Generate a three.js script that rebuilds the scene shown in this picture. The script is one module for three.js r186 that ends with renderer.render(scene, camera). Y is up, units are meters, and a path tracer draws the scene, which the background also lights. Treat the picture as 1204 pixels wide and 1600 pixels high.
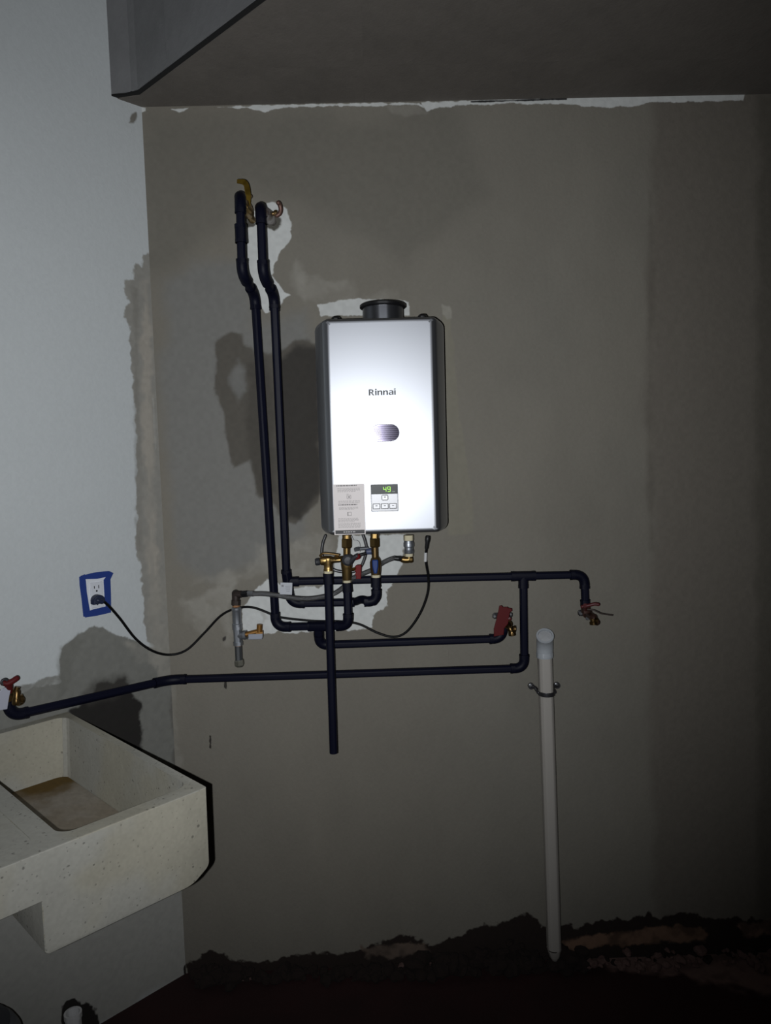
import * as THREE from 'three';
import { mergeGeometries, toCreasedNormals } from 'three/addons/utils/BufferGeometryUtils.js';
import { RoundedBoxGeometry } from 'three/addons/geometries/RoundedBoxGeometry.js';
import { TextGeometry } from 'three/addons/geometries/TextGeometry.js';
import { FontLoader } from 'three/addons/loaders/FontLoader.js';
import { RectAreaLightUniformsLib } from 'three/addons/lights/RectAreaLightUniformsLib.js';
import { Brush, Evaluator, SUBTRACTION } from 'three-bvh-csg';

/* ------------------------------------------------------------------ camera, light, exposure */
const scene = new THREE.Scene();
scene.background = new THREE.Color(0x000000);                 // night: nothing but the lamp lights the room
const camera = new THREE.PerspectiveCamera(70.1, 1204 / 1600, 0.05, 30);
camera.position.set(0, 1.62, 0);
camera.rotation.order = 'YXZ';
camera.rotation.set(THREE.MathUtils.degToRad(-4.49), THREE.MathUtils.degToRad(-0.76), THREE.MathUtils.degToRad(-1.55));
const renderer = new THREE.WebGLRenderer({ antialias: true });
renderer.toneMapping = THREE.LinearToneMapping;
renderer.toneMappingExposure = 1.0;
renderer.shadowMap.enabled = true;
RectAreaLightUniformsLib.init();

const LAMP = new THREE.Vector3(-0.042, 1.602, 0.0);             // the hand-held lamp beside the lens
const AIM = new THREE.Vector3(-0.27, 1.76, -2.2);
const lampLight = new THREE.SpotLight(0xf8fbff, 8.0, 0, THREE.MathUtils.degToRad(53.5), 1, 2);
lampLight.position.copy(LAMP); lampLight.target.position.copy(AIM);
lampLight.shadow.radius = 0.2; lampLight.castShadow = true;
lampLight.shadow.mapSize.set(2048, 2048); lampLight.shadow.bias = -0.0005;
scene.add(lampLight, lampLight.target);

/* ------------------------------------------------------------------ the room's measures */
const BACK = -2.2, XC = -0.642, SOFFIT = 2.638, CEIL = 3.1;    // back wall plane, corner, dropped ceiling, high ceiling
const TURN = Math.PI / 4;                                      // the left wall meets the back wall at 135 degrees
const V = (a) => new THREE.Vector3(a[0], a[1], a[2]);
const leftWorld = (x, y, n) => new THREE.Vector3(XC + (x + n) * Math.SQRT1_2, y, BACK + (n - x) * Math.SQRT1_2);

/* ------------------------------------------------------------------ helpers */
let seed = 7;
const rnd = () => { seed = (seed * 1664525 + 1013904223) >>> 0; return seed / 4294967296; };
const names = {};
const numbered = (n) => { const k = names[n] = (names[n] ?? -1) + 1; return k ? `${n}_${String(k).padStart(3, '0')}` : n; };
function thing(name, label, category, at = [0, 0, 0], turn = 0, group) {
  const o = new THREE.Group(); o.name = numbered(name); scene.add(o);
  o.position.set(...at); o.rotation.y = turn; o.userData = { label, category };
  if (group) o.userData.group = group;
  o.updateMatrixWorld(true);
  return o;
}
function meshOf(name, geoms, mat) {
  geoms = (Array.isArray(geoms) ? geoms : [geoms]).map((g) => {
    g = g.index ? g.toNonIndexed() : g;
    for (const k of Object.keys(g.attributes)) if (!['position', 'normal', 'uv'].includes(k)) g.deleteAttribute(k);
    if (!g.attributes.uv) g.setAttribute('uv', new THREE.BufferAttribute(new Float32Array(g.attributes.position.count * 2), 2));
    return g;
  });
  const m = new THREE.Mesh(geoms.length > 1 ? mergeGeometries(geoms) : geoms[0], mat);
  m.name = name; m.castShadow = m.receiveShadow = true;
  return m;
}
function part(parent, name, geoms, mat, label) {               // geometry in the parent's own frame
  const m = meshOf(name, geoms, mat); parent.add(m);
  if (label) m.userData.label = label;
  return m;
}
function partW(parent, name, geoms, mat, label) {              // geometry in room coordinates
  const m = part(parent, name, geoms, mat, label);
  parent.updateMatrixWorld(true);
  m.geometry = m.geometry.clone().applyMatrix4(parent.matrixWorld.clone().invert());
  return m;
}
function struct(name, geoms, mat, parent) {
  const m = meshOf(name, geoms, mat); (parent ?? scene).add(m);
  if (!parent) m.userData.kind = 'structure';
  return m;
}
const UP = new THREE.Vector3(0, 1, 0);
const aim = (g, a, d) => { g.applyQuaternion(new THREE.Quaternion().setFromUnitVectors(UP, d.clone().normalize())); g.translate(a.x, a.y, a.z); return g; };
function cyl(a, b, r, r2 = r, n = 28) {
  a = a.isVector3 ? a : V(a); b = b.isVector3 ? b : V(b);
  const d = b.clone().sub(a), g = new THREE.CylinderGeometry(r2, r, d.length(), n);
  g.translate(0, d.length() / 2, 0); return aim(toCreasedNormals(g, 0.7), a, d);
}
function hex(a, b, r) {                                        // a nut: six flats with turned-down ends
  a = a.isVector3 ? a : V(a); b = b.isVector3 ? b : V(b);
  const d = b.clone().sub(a), L = d.length(), c = Math.min(0.003, L * 0.2);
  const g = new THREE.LatheGeometry([[0.001, 0], [r * 0.88, 0], [r, c], [r, L - c], [r * 0.88, L], [0.001, L]].map((p) => new THREE.Vector2(...p)), 6);
  return aim(toCreasedNormals(g, 0.3), a, d);
}
function lathe(a, dir, prof, n = 28) {                         // profile of [radius, distance along dir]
  a = a.isVector3 ? a : V(a);
  const g = new THREE.LatheGeometry(prof.map((p) => new THREE.Vector2(Math.max(p[0], 0.0004), p[1])), n);
  return aim(toCreasedNormals(g, 0.6), a, dir.isVector3 ? dir : V(dir));
}
function tube(pts, r, seg = 60, n = 14, tension = 0.5) {
  const c = new THREE.CatmullRomCurve3(pts.map((p) => p.isVector3 ? p : V(p)), false, 'catmullrom', tension);
  const g = new THREE.TubeGeometry(c, seg, r, n);
  const caps = [0, 1].map((t) => new THREE.SphereGeometry(r, n, 8).translate(...c.getPoint(t).toArray()));
  return mergeGeometries([g, ...caps].map((q) => q.toNonIndexed()));
}
const box = (w, h, d, r = 0.002, s = 2) => new RoundedBoxGeometry(w, h, d, s, r);
function slab(pts, h, bevel = 0.002, seg = 3) {                // a flat outline (x, y) given a thickness along z
  const s = new THREE.Shape(pts.map((p) => new THREE.Vector2(...p)));
  return new THREE.ExtrudeGeometry(s, { depth: Math.max(h - 2 * bevel, 0.0005), bevelEnabled: bevel > 0, bevelSize: bevel, bevelThickness: bevel, bevelSegments: 2, curveSegments: 12, bevelOffset: -bevel }).translate(0, 0, bevel);
}

/* ------------------------------------------------------------------ noise and wall textures */
const perm = new Uint8Array(512), grad = new Float32Array(256);
{ for (let i = 0; i < 256; i++) { perm[i] = i; grad[i] = rnd(); } for (let i = 255; i > 0; i--) { const j = Math.floor(rnd() * (i + 1)); [perm[i], perm[j]] = [perm[j], perm[i]]; } for (let i = 0; i < 256; i++) perm[256 + i] = perm[i]; }
function vn(x, y) {
  const xi = Math.floor(x), yi = Math.floor(y); let fx = x - xi, fy = y - yi;
  fx = fx * fx * (3 - 2 * fx); fy = fy * fy * (3 - 2 * fy);
  const X = xi & 255, Y = yi & 255, X1 = (X + 1) & 255, Y1 = (Y + 1) & 255;
  const a = grad[perm[X + perm[Y]]], b = grad[perm[X1 + perm[Y]]], c = grad[perm[X + perm[Y1]]], d = grad[perm[X1 + perm[Y1]]];
  return a + (b - a) * fx + (c - a) * fy + (a - b - c + d) * fx * fy;
}
function fbm(x, y, o = 4) { let s = 0, a = 0.5, t = 0; for (let i = 0; i < o; i++) { s += a * vn(x, y); t += a; x = x * 2.03 + 17.1; y = y * 2.03 + 5.7; a *= 0.5; } return s / t; }
const ss = (a, b, x) => { const t = Math.min(1, Math.max(0, (x - a) / (b - a))); return t * t * (3 - 2 * t); };
function inside(poly, x, y) {                                   // signed distance to an outline, positive inside
  let d = 1e9, s = -1;
  for (let i = 0, j = poly.length - 1; i < poly.length; j = i++) {
    const ax = poly[j][0], ay = poly[j][1], ex = poly[i][0] - ax, ey = poly[i][1] - ay, wx = x - ax, wy = y - ay;
    const t = Math.min(1, Math.max(0, (wx * ex + wy * ey) / (ex * ex + ey * ey + 1e-12)));
    const dx = wx - ex * t, dy = wy - ey * t; d = Math.min(d, dx * dx + dy * dy);
    if ((poly[i][1] > y) !== (ay > y) && x < (ex * (y - ay)) / (ey || 1e-12) + ax) s = -s;
  }
  return s * Math.sqrt(d);
}
const enc = (v) => 255 * (v <= 0.0031308 ? 12.92 * v : 1.055 * Math.pow(v, 1 / 2.4) - 0.055);
// coats: [{ poly, c: linear colour or fn, soft, rough, scale, a: opacity, grain }] spread over one another
function paintWall(x0, y0, w, h, res, baseFn, coats) {
  const N = res, data = new Uint8Array(N * N * 4);
  for (const c of coats) {
    const m = (c.soft ?? 0.004) + (c.rough ?? 0.004) + 0.004;
    c.box = [Math.min(...c.poly.map((p) => p[0])) - m, Math.max(...c.poly.map((p) => p[0])) + m, Math.min(...c.poly.map((p) => p[1])) - m, Math.max(...c.poly.map((p) => p[1])) + m];
  }
  const col = [0, 0, 0];
  for (let j = 0; j < N; j++) {
    const y = y0 + (j + 0.5) / N * h, row = coats.filter((c) => y > c.box[2] && y < c.box[3]);
    for (let i = 0; i < N; i++) {
      const x = x0 + (i + 0.5) / N * w;
      baseFn(x, y, col);
      for (const c of row) {
        if (x < c.box[0] || x > c.box[1]) continue;
        const soft = c.soft ?? 0.004, k = c.scale ?? 40;
        let d = inside(c.poly, x, y);
        if (d < -soft - (c.rough ?? 0.004)) continue;
        if (d < 0.12) d += (fbm(x * k + 9, y * k, 4) - 0.5) * 2 * (c.rough ?? 0.004);
        let a = ss(-soft, soft, d) * (c.a ?? 1);
        if (c.grain) a *= 1 - c.grain + c.grain * ss(0.3, 0.62, fbm(x * (c.gx ?? 22) + 3, y * (c.gy ?? 22) + 8, 4));
        const m = 0.94 + 0.12 * vn(x * 90, y * 90);
        for (let q = 0; q < 3; q++) col[q] += (c.c[q] * m - col[q]) * a;
      }
      const p = (j * N + i) * 4;
      data[p] = enc(col[0]); data[p + 1] = enc(col[1]); data[p + 2] = enc(col[2]); data[p + 3] = 255;
    }
  }
  const t = new THREE.DataTexture(data, N, N, THREE.RGBAFormat);
  t.colorSpace = THREE.SRGBColorSpace; t.magFilter = THREE.LinearFilter; t.minFilter = THREE.LinearMipmapLinearFilter; t.generateMipmaps = true; t.needsUpdate = true;
  return t;
}
function greyTexture(N, fn, srgb = false) {
  const data = new Uint8Array(N * N * 4);
  for (let j = 0; j < N; j++) for (let i = 0; i < N; i++) {
    const v = fn(i / N, j / N), p = (j * N + i) * 4;
    if (typeof v === 'number') data[p] = data[p + 1] = data[p + 2] = Math.max(0, Math.min(255, v * 255)); else for (let q = 0; q < 3; q++) data[p + q] = srgb ? enc(v[q]) : v[q] * 255;
    data[p + 3] = 255;
  }
  const t = new THREE.DataTexture(data, N, N, THREE.RGBAFormat);
  t.wrapS = t.wrapT = THREE.RepeatWrapping; t.magFilter = THREE.LinearFilter; t.minFilter = THREE.LinearMipmapLinearFilter; t.generateMipmaps = true;
  if (srgb) t.colorSpace = THREE.SRGBColorSpace; t.needsUpdate = true; return t;
}
const plasterBump = greyTexture(1024, (u, v) => 0.5 * fbm(u * 24, v * 24, 3) + 0.3 * fbm(u * 110, v * 80, 3) + 0.2 * vn(u * 256, v * 256));
const plain = (c, roughness, metalness = 0, extra = {}) => new THREE.MeshPhysicalMaterial({ color: new THREE.Color().setRGB(...c), roughness, metalness, ...extra });

const GREY = [0.213, 0.198, 0.165], DAMPGREY = [0.208, 0.208, 0.197], WHITE = [0.64, 0.655, 0.635], SMEAR = [0.33, 0.315, 0.275];
const M = {
  navy: plain([0.0042, 0.005, 0.015], 0.5, 0, { specularIntensity: 0.3 }), navyFit: plain([0.0035, 0.0042, 0.0125], 0.5, 0, { specularIntensity: 0.3 }),
  silver: plain([0.35, 0.362, 0.388], 0.44, 1, { clearcoat: 0.5, clearcoatRoughness: 0.26 }), darkCase: plain([0.02, 0.021, 0.024], 0.5, 0.2), black: plain([0.006, 0.006, 0.007], 0.45),
  steel: plain([0.42, 0.43, 0.45], 0.34, 0.9), galvanised: plain([0.33, 0.35, 0.38], 0.4, 0.85), iron: plain([0.035, 0.024, 0.02], 0.6, 0.4),
  brass: plain([0.28, 0.185, 0.07], 0.36, 0.95), darkBrass: plain([0.2, 0.13, 0.055], 0.42, 0.9), yellowBrass: plain([0.4, 0.26, 0.04], 0.34, 0.9), copper: plain([0.17, 0.095, 0.075], 0.5, 0.6),
  cream: plain([0.62, 0.56, 0.38], 0.6), rust: plain([0.32, 0.15, 0.06], 0.6, 0.2), red: plain([0.17, 0.009, 0.009], 0.55, 0, { specularIntensity: 0.4 }), darkRed: plain([0.085, 0.01, 0.011], 0.5), tapRed: plain([0.095, 0.007, 0.008], 0.6, 0, { specularIntensity: 0.5 }), tapBrass: plain([0.16, 0.1, 0.04], 0.34, 0.95), blue: plain([0.01, 0.042, 0.19], 0.5, 0, { specularIntensity: 0.4 }), greyBlue: plain([0.07, 0.09, 0.17], 0.5),
  charcoal: plain([0.03, 0.031, 0.036], 0.5), hose: plain([0.1, 0.1, 0.103], 0.38, 0.7), cable: plain([0.004, 0.004, 0.0045], 0.5, 0, { specularIntensity: 0.4 }), white: plain([0.7, 0.7, 0.7], 0.5),
  pvc: plain([0.42, 0.395, 0.36], 0.42), pvcBell: plain([0.4, 0.425, 0.45], 0.34), tape: plain([0.008, 0.035, 0.21], 0.7), plate: plain([0.72, 0.74, 0.78], 0.4), slot: plain([0.01, 0.01, 0.012], 0.6),
  cement: plain([0.2, 0.19, 0.165], 0.95), gap: plain([0.006, 0.006, 0.006], 1), earth: plain([0.018, 0.011, 0.009], 1), brick: plain([0.13, 0.065, 0.045], 1), paleRubble: plain([0.2, 0.165, 0.14], 1), pinkRubble: plain([0.14, 0.085, 0.075], 1),
};

/* ------------------------------------------------------------------ the setting */
function wallBox(w, h, d, mat) { return [new THREE.BoxGeometry(w, h, d), mat]; }
function bumped(tex, rw, rh, scale = 0.0012, rough = 0.93) {
  const b = plasterBump.clone(); b.repeat.set(rw, rh); b.needsUpdate = true;
  return new THREE.MeshStandardMaterial({ map: tex, roughness: rough, bumpMap: b, bumpScale: scale });
}
// back wall: grey cement render over older white paint, with damp and bare patches
const BW = { x0: XC - 0.14, w: 2.98, h: CEIL };
const backTex = paintWall(BW.x0, 0, BW.w, BW.h, 2048, (x, y, c) => {
  const n = fbm(x * 3.1 + 4, y * 2.2, 4), t = fbm(x * 14, y * 7 + 3, 4), g = vn(x * 160, y * 160);
  const m = 0.86 + 0.16 * n + 0.1 * t + 0.05 * g, warm = 0.03 * (fbm(x * 2 + 31, y * 2, 3) - 0.5);
  c[0] = GREY[0] * m * (1 + warm); c[1] = GREY[1] * m; c[2] = GREY[2] * m * (1 - warm);
}, [
  // a later strip of browner render on the right, with the trowel line that ends it
  { poly: [[0.833, 2.64], [0.83, 2.036], [0.827, 1.734], [0.843, 1.028], [0.849, 0.03], [1.423, 0.009], [1.367, 2.647]], c: [0.172, 0.153, 0.127], soft: 0.022, rough: 0.03, a: 0.85, scale: 9 },
  { poly: [[0.828, 2.369], [0.824, 2.036], [0.819, 1.734], [0.831, 1.307], [0.847, 1.306], [0.84, 1.734], [0.844, 2.036], [0.839, 2.369]], c: [0.135, 0.12, 0.098], soft: 0.012, rough: 0.014, a: 0.6, scale: 14, grain: 0.5 },
  { poly: [[1.152, 2.634], [1.153, 2.029], [1.159, 1.218], [1.183, 0.018], [1.423, 0.009], [1.367, 2.629]], c: [0.11, 0.1, 0.08], soft: 0.02, rough: 0.02, a: 0.7, scale: 9 },
  // damp bluish render between the corner and the pipes
  { poly: [[-0.605, 2.144], [-0.518, 2.198], [-0.369, 2.185], [-0.338, 2.027], [-0.185, 2.061], [-0.152, 1.91], [-0.209, 1.376], [-0.328, 1.321], [-0.504, 1.267], [-0.618, 1.31], [-0.616, 1.657], [-0.626, 1.922]], c: DAMPGREY, soft: 0.03, rough: 0.035, a: 0.8, scale: 8 },
  { poly: [[-0.641, 2.625], [0.243, 2.612], [0.351, 2.379], [0.12, 2.164], [-0.194, 2.337], [-0.359, 2.413], [-0.517, 2.216], [-0.646, 2.182]], c: [0.168, 0.158, 0.132], soft: 0.05, rough: 0.06, a: 0.7, scale: 5 },  // darker soft-edged patch along the top of the wall
  // smears of thin lime
  { poly: [[-0.594, 1.211], [-0.524, 1.258], [-0.447, 1.236], [-0.329, 1.282], [-0.307, 1.34], [-0.365, 1.342], [-0.407, 1.284], [-0.504, 1.267], [-0.583, 1.24]], c: SMEAR, soft: 0.014, rough: 0.03, a: 0.7, scale: 22, grain: 0.5 },
  { poly: [[-0.605, 1.192], [-0.437, 1.242], [-0.442, 1.088], [-0.471, 1.059], [-0.48, 1.148], [-0.531, 1.1], [-0.588, 1.142]], c: SMEAR, soft: 0.014, rough: 0.022, a: 0.75, scale: 22, grain: 0.55 },
  { poly: [[-0.288, 1.339], [-0.229, 1.377], [-0.132, 1.382], [-0.117, 1.246], [-0.235, 1.21], [-0.291, 1.251]], c: SMEAR, soft: 0.016, rough: 0.03, a: 0.85, scale: 24, grain: 0.6 },
  { poly: [[-0.219, 2.172], [-0.183, 2.135], [-0.054, 2.132], [-0.033, 2.094], [0.081, 2.101], [0.08, 2.073], [-0.147, 2.067], [-0.203, 2.087]], c: SMEAR, soft: 0.012, rough: 0.022, a: 0.5, scale: 26, grain: 0.6 },
  { poly: [[-0.235, 2.154], [-0.214, 2.2], [-0.191, 2.153], [-0.188, 2.079], [-0.218, 2.098]], c: SMEAR, soft: 0.012, rough: 0.018, a: 0.5, scale: 26, grain: 0.6 },
  // outline left by an older fitting beside the heater
  { poly: [[0.213, 2.055], [0.239, 2.047], [0.256, 1.749], [0.292, 1.498], [0.294, 1.377], [0.218, 1.372]], c: [0.25, 0.235, 0.18], soft: 0.004, rough: 0.006, a: 0.6, scale: 30 },
  { poly: [[0.213, 2.059], [0.237, 2.054], [0.242, 2.017], [0.227, 2.013], [0.212, 2.032]], c: SMEAR, soft: 0.004, rough: 0.006, a: 0.7, scale: 30 },
  // wet stain behind the twin pipes
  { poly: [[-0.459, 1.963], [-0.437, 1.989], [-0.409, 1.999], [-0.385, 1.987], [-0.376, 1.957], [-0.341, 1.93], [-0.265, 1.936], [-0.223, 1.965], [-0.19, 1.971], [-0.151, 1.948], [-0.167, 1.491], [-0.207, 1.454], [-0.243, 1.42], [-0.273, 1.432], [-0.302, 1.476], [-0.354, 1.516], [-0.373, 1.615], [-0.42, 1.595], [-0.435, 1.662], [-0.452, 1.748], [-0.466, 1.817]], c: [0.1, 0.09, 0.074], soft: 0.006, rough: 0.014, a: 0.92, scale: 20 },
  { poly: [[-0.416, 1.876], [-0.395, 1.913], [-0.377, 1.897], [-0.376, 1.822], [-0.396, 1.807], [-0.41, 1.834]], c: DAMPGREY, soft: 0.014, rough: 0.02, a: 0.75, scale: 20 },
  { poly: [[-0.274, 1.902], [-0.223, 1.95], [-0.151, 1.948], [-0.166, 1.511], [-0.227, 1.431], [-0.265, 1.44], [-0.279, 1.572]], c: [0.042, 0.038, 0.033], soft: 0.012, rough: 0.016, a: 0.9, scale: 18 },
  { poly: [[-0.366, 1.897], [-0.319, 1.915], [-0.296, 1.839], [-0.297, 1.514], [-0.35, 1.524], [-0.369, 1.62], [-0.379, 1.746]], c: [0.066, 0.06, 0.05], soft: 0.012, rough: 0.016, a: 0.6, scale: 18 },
  // bare white paint showing where the render stops
  { poly: [[-0.355, 2.322], [-0.324, 2.347], [-0.277, 2.364], [-0.255, 2.358], [-0.233, 2.345], [-0.227, 2.306], [-0.225, 2.261], [-0.254, 2.226], [-0.278, 2.185], [-0.287, 2.154], [-0.267, 2.131], [-0.255, 2.103], [-0.233, 2.097], [-0.256, 2.085], [-0.268, 2.064], [-0.291, 2.052], [-0.31, 2.045], [-0.324, 2.079], [-0.338, 2.112], [-0.355, 2.161], [-0.358, 2.223]], c: WHITE, soft: 0.002, rough: 0.006, scale: 55 },
  { poly: [[-0.155, 2.065], [-0.109, 2.074], [-0.056, 2.082], [0.118, 2.072], [0.117, 2.027], [-0.144, 2.034]], c: WHITE, soft: 0.002, rough: 0.006, scale: 55, a: 0.9 },
  { poly: [[0.086, 1.376], [0.08, 1.327], [0.078, 1.295], [0.061, 1.259], [0.041, 1.222], [0.029, 1.21], [0.027, 1.161], [0.001, 1.142], [-0.019, 1.13], [-0.022, 1.093], [-0.067, 1.088], [-0.147, 1.087], [-0.247, 1.084], [-0.307, 1.09], [-0.345, 1.085], [-0.388, 1.074], [-0.413, 1.087], [-0.416, 1.154], [-0.397, 1.191], [-0.364, 1.234], [-0.336, 1.253], [-0.302, 1.24], [-0.283, 1.218], [-0.166, 1.226], [-0.131, 1.266], [-0.116, 1.381]], c: WHITE, soft: 0.002, rough: 0.008, scale: 55 },
  { poly: [[-0.363, 1.155], [-0.35, 1.158], [-0.335, 1.128], [-0.353, 1.121]], c: SMEAR, soft: 0.003, rough: 0.006, a: 0.4, scale: 60 },
  { poly: [[-0.556, 2.63], [-0.507, 2.633], [-0.52, 2.624], [-0.535, 2.621]], c: WHITE, soft: 0.0015, rough: 0.003, scale: 70 },
  { poly: [[-0.646, 2.637], [-0.628, 2.637], [-0.63, 2.626], [-0.645, 2.623]], c: WHITE, soft: 0.0015, rough: 0.003, scale: 70 },
  { poly: [[-0.424, 2.633], [-0.313, 2.636], [-0.128, 2.636], [0.16, 2.635], [0.172, 2.621], [0.132, 2.629], [0.057, 2.627], [-0.091, 2.63], [-0.221, 2.629], [-0.261, 2.624], [-0.293, 2.618], [-0.341, 2.628]], c: WHITE, soft: 0.0015, rough: 0.005, scale: 60 },
  { poly: [[0.162, 2.635], [0.392, 2.64], [0.616, 2.641], [0.878, 2.643], [1.111, 2.643], [1.104, 2.622], [0.953, 2.621], [0.822, 2.622], [0.775, 2.611], [0.681, 2.611], [0.579, 2.622], [0.429, 2.626], [0.28, 2.626], [0.224, 2.62], [0.181, 2.61]], c: WHITE, soft: 0.0015, rough: 0.005, scale: 60 },
  { poly: [[0.308, 2.636], [0.43, 2.637], [0.588, 2.639], [0.588, 2.634], [0.429, 2.632], [0.308, 2.632]], c: [0.02, 0.02, 0.02], soft: 0.001, rough: 0.002, scale: 60 },
  { poly: [[0.067, 2.627], [0.15, 2.628], [0.183, 2.606], [0.131, 2.597], [0.079, 2.605]], c: SMEAR, soft: 0.005, rough: 0.008, a: 0.35, scale: 40 },
  // pipe holes, chips and the crack
  { poly: [[-0.357, 2.326], [-0.336, 2.334], [-0.328, 2.314], [-0.334, 2.296], [-0.355, 2.296]], c: [0.09, 0.086, 0.074], soft: 0.003, rough: 0.006, scale: 60 },
  { poly: [[-0.302, 2.313], [-0.277, 2.327], [-0.255, 2.316], [-0.254, 2.298], [-0.275, 2.284], [-0.297, 2.291]], c: [0.1, 0.095, 0.08], soft: 0.003, rough: 0.006, scale: 60 },
  { poly: [[-0.533, 0.771], [-0.527, 0.771], [-0.529, 0.728], [-0.534, 0.733]], c: [0.03, 0.025, 0.02], soft: 0.001, rough: 0.003, scale: 90 },
  { poly: [[-0.48, 0.945], [-0.472, 0.945], [-0.473, 0.915], [-0.479, 0.921]], c: [0.04, 0.035, 0.03], soft: 0.001, rough: 0.003, scale: 90 },
  { poly: [[-0.48, 1.077], [-0.47, 1.079], [-0.468, 1.067], [-0.478, 1.065]], c: [0.05, 0.045, 0.04], soft: 0.002, rough: 0.003, scale: 90 },
  { poly: [[-0.651, 0.934], [-0.625, 0.938], [-0.631, 0.853], [-0.622, 0.711], [-0.638, 0.547], [-0.654, 0.671]], c: SMEAR, soft: 0.006, rough: 0.014, a: 0.4, scale: 30, grain: 0.6 },
  // the render is broken away along the floor: soil and brick show
  { poly: [[-0.625, 0.043], [-0.587, 0.063], [-0.518, 0.069], [-0.487, 0.047], [-0.415, 0.035], [-0.256, 0.044], [-0.11, 0.054], [-0.081, 0.078], [0.049, 0.09], [0.171, 0.069], [0.273, 0.112], [0.376, 0.129], [0.441, 0.157], [0.489, 0.112], [0.6, 0.113], [0.722, 0.129], [0.927, 0.139], [1.029, 0.126], [1.173, 0.108], [1.42, 0.116], [1.428, -0.253], [-0.635, -0.171]], c: [0.022, 0.014, 0.011], soft: 0.004, rough: 0.024, scale: 30 },
  { poly: [[-0.083, 0.066], [-0.012, 0.071], [0.11, 0.071], [0.126, 0.041], [0.007, 0.028], [-0.074, 0.033]], c: [0.15, 0.11, 0.085], soft: 0.006, rough: 0.014, scale: 45, grain: 0.5 },
  { poly: [[0.538, 0.063], [0.661, 0.08], [0.825, 0.096], [0.968, 0.099], [1.03, 0.075], [1.01, 0.046], [0.804, 0.045], [0.64, 0.034], [0.558, 0.02]], c: [0.22, 0.13, 0.085], soft: 0.006, rough: 0.016, scale: 40, grain: 0.6 },
  { poly: [[1.112, 0.093], [1.194, 0.107], [1.276, 0.1], [1.277, 0.053], [1.133, 0.058]], c: [0.24, 0.15, 0.11], soft: 0.006, rough: 0.016, scale: 40, grain: 0.6 },
]);
{
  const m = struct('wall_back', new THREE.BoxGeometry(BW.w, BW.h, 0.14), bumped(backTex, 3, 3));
  m.position.set(BW.x0 + BW.w / 2, BW.h / 2, BACK - 0.07);
}
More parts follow.
